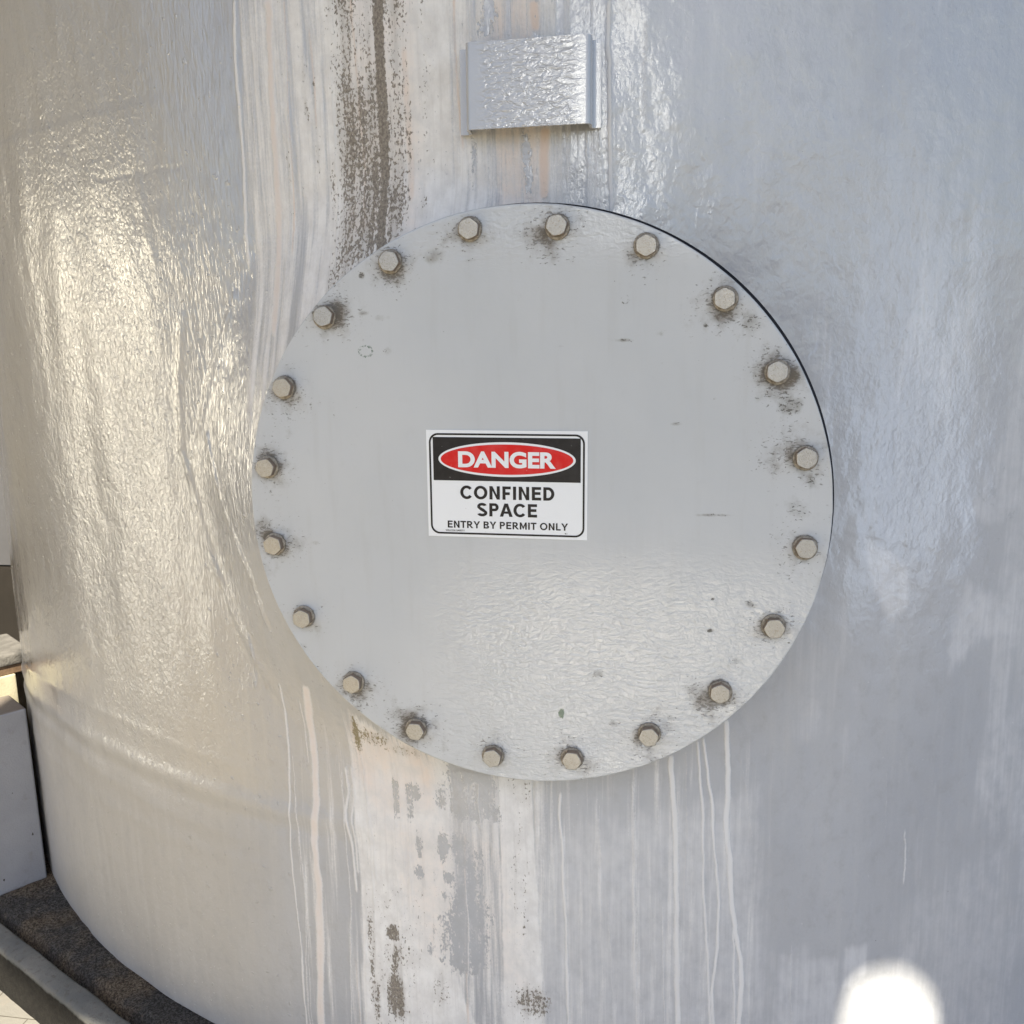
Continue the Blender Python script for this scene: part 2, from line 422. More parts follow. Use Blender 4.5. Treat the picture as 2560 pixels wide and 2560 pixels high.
def build_tank():
    root = empty('storage_tank', (0, AXIS_Y, BASE_Z),
                 'large weathered grey round tank with chalky streaks and brown growth', 'tank')
    u = np.concatenate([np.arange(-2.02, -0.95, 0.0032), np.arange(-0.95, 1.12, 0.0016),
                        np.linspace(1.13, 2 * math.pi * TANK_R - 2.05, 150)])
    z = np.concatenate([np.arange(BASE_Z, 0.80, 0.004), np.linspace(0.82, TOP_Z, 30)])
    U, Z = np.meshgrid(u, z)
    U = U.astype(np.float32); Z = Z.astype(np.float32)
    phi = U / TANK_R
    X0 = TANK_R * np.sin(phi)
    # ---- shape: waviness, fairing round the opening, laminate ring, creases
    h = (fbm(U * 5, Z * 2.2, 1, 3) - 0.5) * 0.009 + (fbm(U * 16, Z * 9, 2, 3) - 0.5) * 0.0030
    h += (fbm(U * 9, Z * 0.9, 5, 2) - 0.5) * 0.006 * sstep(-0.3, -0.6, U)
    front = (np.cos(phi) > 0.3)
    ysh = AXIS_Y - TANK_R * np.cos(phi)
    dx, dz = X0 - PLATE_C[0], Z - PLATE_C[1]
    rho = np.hypot(dx, dz); ang = np.arctan2(dz, dx)
    left = sstep(0.15, -0.75, np.cos(ang))
    L = 0.022 + 0.165 * left * (0.85 + 0.3 * vnoise(np.cos(ang) * 3 + 9, np.sin(ang) * 3 + 9, 3))
    t = np.clip((rho - 0.366) / L, 0, 1)
    neck = np.where(left > 0.02, (1 - t) ** 1.6, 1 - sstep(0, 1, t))
    h = np.where(front, h + np.maximum(ysh - 0.038, 0) * neck * (rho < 0.7), h)
    ring_z = -0.528 + 0.006 * np.sin(U * 5)
    rg = sstep(-0.12, -0.45, U)
    h += rg * (0.0042 * np.exp(-((Z - ring_z) / 0.017) ** 2) + 0.0022 * sstep(ring_z + 0.02, ring_z - 0.05, Z))
    for dz_, a_, w_ in ((0.055, 0.0013, 0.010), (-0.060, 0.0016, 0.014), (-0.115, 0.0010, 0.012)):
        h += rg * a_ * np.exp(-((Z - ring_z - dz_ - 0.012 * np.sin(U * 4 + dz_ * 90)) / w_) ** 2) * sstep(-0.42, -0.6, U)
    h -= rg * 0.0015 * np.exp(-((Z - ring_z + 0.03) / 0.012) ** 2)
    creases = [([(-0.5584, 0.2575), (-0.5763, 0.1606), (-0.584, 0.052), (-0.5587, -0.0318), (-0.5395, -0.1167), (-0.5033, -0.2005), (-0.457, -0.2832), (-0.4104, -0.3479)], 0.0020, 0.007),
               ([(-0.4493, 0.2854), (-0.507, 0.177), (-0.5401, 0.0788)], 0.0022, 0.006),
               ([(-0.5178, 0.0795), (-0.4856, -0.0271), (-0.4337, -0.1414), (-0.4097, -0.2162)], 0.0028, 0.005),
               ([(-0.66, 0.62), (-0.63, 0.45), (-0.60, 0.30)], 0.0008, 0.012),
               ([(-0.47, -0.24), (-0.462, -0.285), (-0.470, -0.325)], 0.002, 0.0022),
               ([(0.4387, -0.053), (0.5089, -0.0712), (0.5904, -0.091)], 0.0007, 0.002)]
    for pts, a, w in creases:
        d = line_dist(U, Z, pts)
        h += a * np.exp(-(d / w) ** 2) * (0.5 + vnoise(U * 60, Z * 25, 4))
    h -= 0.0009 * np.exp(-(line_dist(U, Z, [(-0.735, 0.4775), (-0.642, 0.4744), (-0.532, 0.4752)]) / 0.0022) ** 2)
    h += 0.0012 * sstep(0.006, -0.006, Z - 0.575) * sstep(-0.5, -0.56, U)
    # ---- wear
    wob = (fbm(U * 6, Z * 30, 6, 3) - 0.5) * 0.006
    prof_up = np.interp(U, [-.43, -.412, -.400, -.36, -.31, -.26, -.2, -.12, -.08, 0, .03, .06, .115, .16],
                        [0, .25, .55, .55, .55, .85, .92, .85, .62, .60, .62, .34, .2, 0])
    prof_up = prof_up * sstep(-0.06, 0.2, Z + np.where(U > -.3, .2, 0))
    prof_lo = np.interp(U, [-.44, -.40, -.33, -.30, -.28, -.2, -.15, -.12, -.06, 0.0, .02, .1, .2, .33, .37],
                        [0, .22, .28, .40, .80, .88, .8, .5, .48, .6, .30, .26, .30, .22, 0])
    prof_lo = prof_lo * sstep(-0.30, -0.42, Z) 
    chalk = np.maximum(prof_up, prof_lo)
    area = [(-.277, -.33), (-.2075, -.38), (-.1488, -.42), (-.1472, -.5156), (-.1356, -.5496), (-.1546, -.597), (-.1585, -.6983), (-.1347, -.7693), (-.1024, -.8513), (-.09, -1.0), (-.2978, -1.0), (-.2978, -.8), (-.2794, -.5711), (-.2922, -.3934)]
    chalk = np.maximum(chalk, 1.05 * poly_mask(U + wob * 2, Z, area, 0.020))
    strip = [(-.055, -.36), (-.0559, -.5407), (-.0578, -.7208), (-.0591, -.8445), (-.06, -1.0), (.007, -1.0), (.0052, -.8361), (.0004, -.6239), (-.004, -.5014), (-.009, -.36)]
    chalk = np.maximum(chalk, 1.1 * poly_mask(U + wob, Z, strip, 0.008))
    hole = np.zeros_like(U)
    lobe = [(-.1467, -.532), (-.1123, -.5279), (-.0852, -.5605), (-.0764, -.6498), (-.0818, -.743), (-.1231, -.768), (-.1489, -.7501), (-.1595, -.7173), (-.1503, -.6292), (-.1288, -.5958), (-.1364, -.5666)]
    hole = np.maximum(hole, 0.64 * poly_mask(U + wob * 2, Z + wob * 2, lobe, 0.026))
    hole = np.maximum(hole, 0.58 * poly_mask(U + wob, Z, [(-.142, -.40), (-.06, -.40), (-.062, -.50), (-.10, -.515), (-.135, -.49)], 0.020))
    for (cu, cz), a, b in [((-.2238, -.4825), .0046, .0256), ((-.2, -.4823), .006, .0225), ((-.1904, -.4663), .0088, .0119), ((-.147, -.4641), .0086, .0236), ((-.1882, -.5495), .0059, .0152), ((-.1502, -.5504), .013, .0166), ((-.1905, -.6015), .006, .0108), ((-.1376, -.6), .0087, .0091), ((-.1779, -.7299), .0045, .0095), ((-.1476, -.6349), .0044, .0077)]:
        q = np.hypot((U - cu) / a, (Z - cz) / b)
        hole = np.maximum(hole, 0.70 * sstep(2.1, 0.3, q))
    drip = np.zeros_like(U); peach = np.zeros_like(U)
    for kind, pts, w, s in DRIPS:
        zs = [p[1] for p in pts]
        uc = col_line(Z, pts) + (fbm(Z * 40, Z * 0 + pts[0][0] * 90, 3, 2) - 0.5) * 0.003
        ends = sstep(max(zs) + 0.004, max(zs) - 0.01, Z) * (sstep(min(zs) - 0.01, min(zs) + 0.01, Z) if min(zs) > -0.8 else 1)
        ww = w * (0.38 + 0.55 * fbm(Z * 14, Z * 0 + pts[0][0] * 40, 2, 3))
        m = np.exp(-(np.abs(U - uc) / ww) ** 3) * ends
        if kind == 'white':
            drip = np.maximum(drip, s * m)
        elif kind == 'pink':
            drip = np.maximum(drip, s * m); peach = np.maximum(peach, 0.62 * m)
        elif kind == 'peach':
            chalk = np.maximum(chalk, s * m * 1.3); peach = np.maximum(peach, s * m)
        else:
            hole = np.maximum(hole, s * m)
    h += 0.0007 * drip
    # warm tint of the chalk: below the cover on the left, and above the bracket
    peach = np.maximum(peach, 0.42 * (0.4 + 1.1 * fbm(U * 30, Z * 12, 3, 3)) * poly_mask(U, Z, [(-.30, -.33), (-.15, -.37), (-.15, -.50), (-.25, -.52), (-.3, -.45)], 0.03))
    peach = np.maximum(peach, 0.30 * poly_mask(U, Z, [(-.28, -.5), (-.05, -.5), (0.0, -.8), (-.2, -.75)], 0.05))
    peach = np.maximum(peach, 0.45 * poly_mask(U, Z, [(-.06, .7), (.02, .7), (.03, .37), (-.04, .37)], 0.02))
    peach = np.maximum(peach, 0.30 * poly_mask(U, Z, [(-.25, .7), (-.14, .7), (-.13, .35), (-.25, .35)], 0.02))
    # brown growth
    zon = np.interp(U, [-.285, -.268, -.245, -.215, -.195, -.180, -.165, -.152, -.146], [0, .42, .80, .74, .70, .62, .66, .40, 0])
    zon = zon * sstep(0.26, 0.34, Z) * (0.6 + 0.75 * fbm(U * 26, Z * 9, 5, 3))
    brown = zon
    cl = col_line(Z, [(-.1928, .6619), (-.192, .591), (-.1907, .5581), (-.1912, .4581), (-.1915, .3758), (-.189, .3478)])
    brown = np.maximum(brown, 1.35 * np.exp(-(np.abs(U - cl - wob) / 0.0080) ** 4) * sstep(0.24, 0.33, Z))
    brown = np.maximum(brown, 0.66 * poly_mask(U + wob, Z, [(-.268, .40), (-.235, .42), (-.20, .36), (-.19, .30), (-.24, .26), (-.275, .27)], 0.015))
    c2 = col_line(Z, [(-.1298, .6553), (-.1304, .553), (-.1323, .4542), (-.135, .3867)])
    brown = np.maximum(brown, (0.15 + 0.7 * fbm(U * 12, Z * 14, 1, 3)) * np.exp(-(np.abs(U - c2) / 0.010) ** 2) * sstep(0.33, 0.40, Z))
    for uu, a in ((-.338, .5), (-.305, .55), (-.290, .45)):
        brown = np.maximum(brown, a * np.exp(-((U - uu - wob) / 0.005) ** 2) * sstep(0.2, 0.5, Z) * sstep(0.35, 0.62, fbm(U * 40, Z * 11, 2, 3)) * 1.3)
    brown = np.maximum(brown, 0.46 * poly_mask(U, Z, [(-.27, .36), (-.13, .38), (-.11, .30), (-.2, .24), (-.3, .22)], 0.03))
    def blob(cu, cz, a, b, s):
        return s * sstep(1.4, 0.3, np.hypot((U + wob - cu) / a, (Z - cz) / b))
    brown = np.maximum(brown, blob(-.2405, -.713, .013, .018, 1.25))
    brown = np.maximum(brown, blob(-.2380, -.765, .010, .045, .85))
    brown = np.maximum(brown, blob(-.2375, -.825, .021, .055, 1.1))
    brown = np.maximum(brown, blob(-.238, -.79, .045, .14, .52))
    brown = np.maximum(brown, blob(-.012, -.80, .037, .036, .88))
    brown = np.maximum(brown, blob(-.014, -.80, .055, .055, .50))
    for s0 in ((-.279, -.74, .010, .13, .62), (-.274, -.84, .012, .06, .72), (-.285, -.66, .008, .05, .5), (-.16, -.80, .02, .05, .5), (-.03, -.60, .02, .2, .40), (-.02, -.44, .03, .05, .42), (-.225, -.72, .07, .14, .40)):
        brown = np.maximum(brown, blob(*s0))
    olive = np.zeros_like(U)
    for s0 in ((-.278, -.375, .010, .045, .95), (-.25, -.375, .045, .02, .72), (-.20, -.39, .05, .016, .55)):
        m = blob(*s0); brown = np.maximum(brown, m); olive = np.maximum(olive, sstep(0.1, 0.4, m) * 0.8)
    # scuffs on the clean right side
    haze = np.zeros_like(U)
    for pts, s, f in [([(.4612, -.0622), (.5068, -.0872), (.5307, -.109), (.5368, -.1639), (.5131, -.1939), (.4873, -.161), (.4688, -.1083)], .75, .012),
                      ([(.6159, -.13), (.6549, -.1513), (.7102, -.1694), (.735, -.2383), (.6558, -.2316), (.6017, -.281), (.593, -.2396)], .6, .02),
                      ([(.681, .1394), (.70, .1391), (.72, -.0506), (.6558, -.06), (.6065, -.0442), (.6213, -.0196)], .5, .015),
                      ([(-.02, -.5), (.33, -.42), (.36, -.75), (.35, -.95), (-.05, -.95)], .62, .05),
                      ([(.36, -.70), (.46, -.72), (.48, -.95), (.34, -.95)], .6, .02),
                      ([(.46, -.70), (.505, -.70), (.505, -.75), (.46, -.78)], .75, .012),
                      ([(.55, -.62), (.75, -.5), (.8, -.95), (.55, -.95)], .42, .06),
                      ([(.70, -.1), (.80, -.1), (.8, -.6), (.74, -.5)], .5, .03),
                      ([(.42, .15), (.56, .3), (.62, .1), (.5, -.02)], .30, .06),
                      ([(.14, .66), (.30, .64), (.3, .5), (.15, .42)], .28, .05)]:
        haze = np.maximum(haze, s * poly_mask(U + wob * 2, Z, pts, f))
    haze = np.maximum(haze, 0.5 * sstep(0.30, 0.42, U) * sstep(0.38, 0.75, fbm(U * 16, Z * 3.5, 6, 4)))
    haze = np.maximum(haze, 0.16 * sstep(-0.35, -0.5, U) * sstep(-0.42, -0.6, Z) * fbm(U * 24, Z * 3, 4, 4))
    haze *= 1 - 0.85 * poly_mask(U + wob, Z, [(.3524, -.38), (.4335, -.36), (.4739, -.4671), (.482, -.6273), (.4013, -.6804), (.3632, -.6782)], 0.02)
    crack = np.exp(-(line_dist(U + wob * .5, Z, [(.4943, -.3376), (.4795, -.3641), (.4668, -.3797), (.4332, -.4053), (.4183, -.4295), (.4029, -.4427), (.3616, -.4716)]) / 0.0011) ** 2)
    h -= 0.0006 * crack
    rough_m = 0.35 + 0.6 * sstep(-0.32, -0.5, U) * sstep(-1.35, -0.9, U) * sstep(-0.62, -0.42, Z)
    rough_m = rough_m + 0.06 * sstep(0.1, 0.3, U) * sstep(-0.25, 0.05, Z)
    rough_m -= 0.14 * sstep(0.05, 0.25, U)
    rough_m *= 0.15 + 1.7 * fbm(U * 9, Z * 5, 0, 4)
    fibre = sstep(-0.36, -0.42, U) * sstep(-0.66, -0.52, U) * sstep(-0.35, -0.15, Z) * 0.95
    gloss = np.where(U < 0, sstep(-0.62, -0.46, Z) * 0.92 + 0.08, sstep(-0.40, 0.0, Z) * 0.95 + 0.12)
    gloss = gloss * (0.75 + 0.4 * fbm(U * 7, Z * 4, 7, 3))
    RR = TANK_R + h
    P = np.stack([RR * np.sin(phi), -RR * np.cos(phi), Z - BASE_Z], -1)
    zero = np.zeros_like(U)
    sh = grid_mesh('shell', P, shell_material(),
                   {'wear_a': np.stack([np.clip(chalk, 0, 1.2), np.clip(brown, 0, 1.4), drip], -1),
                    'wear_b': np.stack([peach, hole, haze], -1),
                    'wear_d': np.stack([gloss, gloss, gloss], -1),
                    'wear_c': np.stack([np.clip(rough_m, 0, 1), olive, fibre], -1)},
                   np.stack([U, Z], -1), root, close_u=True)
    # domed roof of the tank
    bm = bmesh.new()
    n = 96; rings = []
    for r_, zz in ((1.7195, 0.0), (1.69, 0.05), (1.3, 0.16), (0.7, 0.24), (0.2, 0.27)):
        rings.append([bm.verts.new((r_ * math.cos(2 * math.pi * i / n), r_ * math.sin(2 * math.pi * i / n), TOP_Z - BASE_Z + zz - 0.002)) for i in range(n)])
    for a, b in zip(rings[:-1], rings[1:]):
        for i in range(n):
            bm.faces.new((a[i], a[(i + 1) % n], b[(i + 1) % n], b[i]))
    bm.faces.new(rings[-1])
    from_bm('roof', bm, simple_mat('tank roof paint', (0.38, 0.385, 0.39), (0.46, 0.46, 0.46), 0.4), root, True)
    return root

tank = build_tank()

# hat-section name plate bracket welded to the tank above the cover
def bracket_material():
    k = NT('glossy lumpy grey paint')
    o = k.obj()
    wr = k.noise(k.mapp(o, (80, 80, 170)), 1.0, 2, 0.5, 0.8)
    fine = k.noise(o, 420, 3, 0.6)
    spot = k.sm(k.noise(k.mapp(o, (90, 90, 90), (2, 1, 0)), 1.0, 2, 0.5), 0.72, 0.76)
    col = k.mix(k.noise(o, 30, 4), (0.385, 0.392, 0.405), (0.44, 0.447, 0.46))
    col = k.mix(k.math('MULTIPLY', spot, 0.6), col, (0.15, 0.15, 0.15))
    x = k.n('ShaderNodeSeparateXYZ'); k.t.links.new(o, x.inputs[0])
    edge = k.math('MULTIPLY', k.sm(k.math('ABSOLUTE', x.outputs[0]), 0.070, 0.052), 0.85)
    n1 = k.bump(wr, 0.0016, k.math('ADD', edge, 0.15))
    return k.out(col, 0.16, k.bump(fine, 0.0003, 0.5, n1), spec=0.8, coat=1.0, coat_rough=0.05)

def build_bracket():
    outer = []
    def arc(cx, cy, r, a0, a1, n=6):
        return [(cx + r * math.cos(R(a0 + (a1 - a0) * i / n)), cy + r * math.sin(R(a0 + (a1 - a0) * i / n))) for i in range(n + 1)]
    hw, d, r = 0.0800, 0.026, 0.007
    # section in (x, depth); depth 0 is the face, d the foot on the shell
    outer += [(-0.0925, d)]
    outer += arc(-hw - 0.004, d - 0.004, 0.004, 90, 0, 4)[:]
    outer += arc(-hw + r, r, r, 180, 270)
    outer += arc(hw - r, r, r, 270, 360)
    outer += arc(hw + 0.004, d - 0.004, 0.004, 180, 90, 4)
    outer += [(0.0905, d)]
    th = 0.0035
    inner = []
    for i, (x, y) in enumerate(outer):
        a = outer[max(i - 1, 0)]; b = outer[min(i + 1, len(outer) - 1)]
        tx, ty = b[0] - a[0], b[1] - a[1]; l = math.hypot(tx, ty)
        inner.append((x - ty / l * th, y + tx / l * th))
    bm = bmesh.new()
    hz = 0.0525
    NZ = 24
    def ringv(z):
        return [bm.verts.new((x, y, z)) for x, y in outer], [bm.verts.new((x, y, z)) for x, y in inner]
    rows = [ringv(-hz + 2 * hz * i / NZ) for i in range(NZ + 1)]
    for (o0, i0), (o1, i1) in zip(rows[:-1], rows[1:]):
        for j in range(len(outer) - 1):
            bm.faces.new((o0[j], o0[j + 1], o1[j + 1], o1[j]))
            bm.faces.new((i0[j + 1], i0[j], i1[j], i1[j + 1]))
        bm.faces.new((o0[0], o1[0], i1[0], i0[0]))
        bm.faces.new((o0[-1], i0[-1], i1[-1], o1[-1]))
    for (o, i), fl in ((rows[0], False), (rows[-1], True)):
        for j in range(len(outer) - 1):
            f = (o[j], i[j], i[j + 1], o[j + 1])
            bm.faces.new(f if not fl else f[::-1])
    bmesh.ops.recalc_face_normals(bm, faces=bm.faces)
    o = from_bm('name_plate_bracket', bm, bracket_material(), tank, True)
    o.location = Vector((0.0095, 0.0452, 0.5325)) - tank.location
    o.rotation_euler = (R(-2.6), R(0.3), R(-0.6))
    md = o.modifiers.new('b', 'EDGE_SPLIT'); md.split_angle = R(50)
    o['label'] = 'glossy grey raised plate with folded side flanges'
    return o
build_bracket()

# ---------------------------------------------------------------- manhole cover
BOLTS = [(-.0628, .3555), (.0491, .3549), (.1595, .3269), (.2551, .2606), (.3203, .1709), (.3585, .0638), (.3621, -.0514), (.3265, -.1586), (.2596, -.2507), (.1665, -.3172), (.0613, -.3582), (-.0511, -.3611), (-.1615, -.3268), (-.2516, -.2605), (-.3204, -.1659), (-.3561, -.0601), (-.3594, .0494), (-.3261, .1588), (-.2625, .2514), (-.1689, .3191)]

def plate_material():
    k = NT('light grey cover paint')
    uv = k.uv()
    halo, smudge, green = k.attr('dirt')
    gloss, _a, _b = k.attr('sheen')
    big = k.noise(k.mapp(uv, (4, 3, 1)), 1.0, 4, 0.55)
    mid = k.noise(k.mapp(uv, (55, 45, 1)), 1.0, 5, 0.65)
    fine = k.noise(k.mapp(uv, (330, 260, 1)), 1.0, 4, 0.65, 0.5)
    stroke = k.noise(k.mapp(uv, (170, 330, 1), (5, 2, 0)), 1.0, 4, 0.6, 0.6)
    col = k.mix(k.sm(big, 0.3, 0.7), (0.472, 0.493, 0.513), (0.514, 0.531, 0.547))
    col = k.mix(k.math('MULTIPLY', k.sm(mid, 0.55, 0.8), 0.12), col, (0.38, 0.39, 0.385))
    col = k.mix(k.math('MULTIPLY', k.sm(mid, 0.45, 0.25), 0.12), col, (0.55, 0.56, 0.56))
    vs_ = k.noise(k.mapp(uv, (55, 5, 1), (2, 2, 0)), 1.0, 4, 0.6)
    col = k.mix(k.math('MULTIPLY', k.sm(vs_, 0.5, 0.72), 0.16), col, (0.40, 0.405, 0.40))
    scn = k.n('ShaderNodeMapping'); k.t.links.new(uv, scn.inputs[0]); scn.inputs['Rotation'].default_value = (0, 0, 0.9); scn.inputs['Scale'].default_value = (16, 420, 1)
    scr = k.math('MULTIPLY', k.sm(k.noise(scn.outputs[0], 1.0, 2, 0.5), 0.76, 0.79), k.sm(mid, 0.5, 0.6))
    col = k.mix(k.math('MULTIPLY', scr, 0.5), col, (0.22, 0.22, 0.21))
    # stains around the bolts
    hs = k.math('MULTIPLY', k.sm(k.math('ADD', halo, k.math('MULTIPLY', k.math('SUBTRACT', mid, 0.5), 1.1)), 0.22, 1.0), k.sm(halo, 0.0, 0.15))
    col = k.mix(k.math('MULTIPLY', hs, 0.85), col, (0.165, 0.138, 0.105))
    hd = k.math('MULTIPLY', k.sm(k.math('SUBTRACT', k.math('MULTIPLY', halo, 0.30), k.math('SUBTRACT', stroke, 0.285)), -0.005, 0.03), k.sm(halo, 0.02, 0.2))
    col = k.mix(k.math('MULTIPLY', hd, 0.55), col, (0.075, 0.065, 0.05))
    ss = k.math('MULTIPLY', k.sm(k.math('ADD', smudge, k.math('MULTIPLY', k.math('SUBTRACT', mid, 0.5), 1.0)), 0.25, 0.9), k.sm(smudge, 0.0, 0.15))
    col = k.mix(k.math('MULTIPLY', ss, 0.8), col, (0.23, 0.22, 0.195))
    sd = k.math('MULTIPLY', k.sm(k.math('SUBTRACT', k.math('MULTIPLY', smudge, 0.30), k.math('SUBTRACT', stroke, 0.26)), 0.0, 0.03), k.sm(smudge, 0.02, 0.2))
    col = k.mix(k.math('MULTIPLY', sd, 0.8), col, (0.10, 0.095, 0.085))
    gr = k.math('MULTIPLY', k.sm(k.math('ADD', green, k.math('MULTIPLY', k.math('SUBTRACT', fine, 0.5), 1.4)), 0.4, 0.75), k.sm(green, 0.05, 0.2))
    col = k.mix(gr, col, (0.10, 0.155, 0.12))
    fl = k.sm(k.noise(k.mapp(uv, (95, 120, 1), (9, 4, 0)), 1.0, 3, 0.6), 0.735, 0.765)
    col = k.mix(k.math('MULTIPLY', fl, 0.7), col, (0.13, 0.125, 0.115))
    wl = k.sm(k.noise(k.mapp(uv, (120, 150, 1), (1, 14, 0)), 1.0, 3, 0.6), 0.76, 0.80)
    col = k.mix(k.math('MULTIPLY', wl, 0.6), col, (0.66, 0.67, 0.67))
    # brush / roller relief
    warp = k.n('ShaderNodeVectorMath', operation='ADD')
    wn = k.n('ShaderNodeTexNoise'); k.t.links.new(k.mapp(uv, (9, 9, 1)), wn.inputs['Vector']); wn.inputs['Scale'].default_value = 1.0
    sc_ = k.n('ShaderNodeVectorMath', operation='SCALE'); k.t.links.new(wn.outputs['Color'], sc_.inputs[0]); sc_.inputs['Scale'].default_value = 0.035
    k.t.links.new(uv, warp.inputs[0]); k.t.links.new(sc_.outputs[0], warp.inputs[1])
    rp = k.noise(k.mapp(warp.outputs[0], (75, 190, 1)), 1.0, 3, 0.5, 0.8)
    rp2 = k.noise(k.mapp(warp.outputs[0], (150, 110, 1), (3, 3, 0)), 1.0, 3, 0.5, 0.3)
    wav = k.noise(k.mapp(uv, (14, 14, 1)), 1.0, 3, 0.5)
    nrm = k.bump(wav, 0.004, 0.25)
    nrm = k.bump(k.mixf(0.4, rp, rp2), 0.0028, k.mixf(gloss, 0.035, 0.85), nrm)
    nrm = k.bump(fine, 0.0003, 0.3, nrm)
    nrm = k.bump(k.math('SUBTRACT', 0.0, k.math('MAXIMUM', hd, sd)), 0.0006, 0.6, nrm)
    rg = k.mixf(k.math('MAXIMUM', k.math('MAXIMUM', hs, ss), fl), k.mixf(gloss, 0.42, k.mixf(mid, 0.18, 0.28)), 0.75)
    return k.out(col, rg, nrm, spec=0.4, coat=k.math('MULTIPLY', gloss, k.mixf(k.math('MAXIMUM', hs, ss), 1.0, 0.0)), coat_rough=0.10)

def bolt_material():
    k = NT('weathered zinc bolt')
    o = k.obj()
    oi = k.n('ShaderNodeObjectInfo')
    z = k.n('ShaderNodeSeparateXYZ'); k.t.links.new(o, z.inputs[0])
    sh = k.n('ShaderNodeVectorMath', operation='ADD')
    k.t.links.new(o, sh.inputs[0]); k.t.links.new(k.math('MULTIPLY', oi.outputs['Random'], 7.0), sh.inputs[1])
    f = k.noise(sh.outputs[0], 260, 4, 0.65)
    g = k.noise(sh.outputs[0], 700, 3, 0.6)
    top = k.sm(z.outputs[2], 0.0089, 0.0097)
    clean = k.mix(f, (0.23, 0.23, 0.225), (0.40, 0.397, 0.385))
    clean = k.mix(k.math('MULTIPLY', k.sm(g, 0.54, 0.68), 0.75), clean, (0.20, 0.17, 0.13))
    clean = k.mix(k.math('MULTIPLY', oi.outputs['Random'], 0.25), clean, (0.46, 0.40, 0.30))
    rust = k.mix(f, (0.13, 0.095, 0.07), (0.27, 0.215, 0.165))
    col = k.mix(top, rust, clean)
    return k.out(col, k.mixf(top, 0.7, 0.42), k.bump(k.mixf(0.5, f, g), 0.0010, 0.7), spec=0.5, metal=k.math('MULTIPLY', top, 0.6))

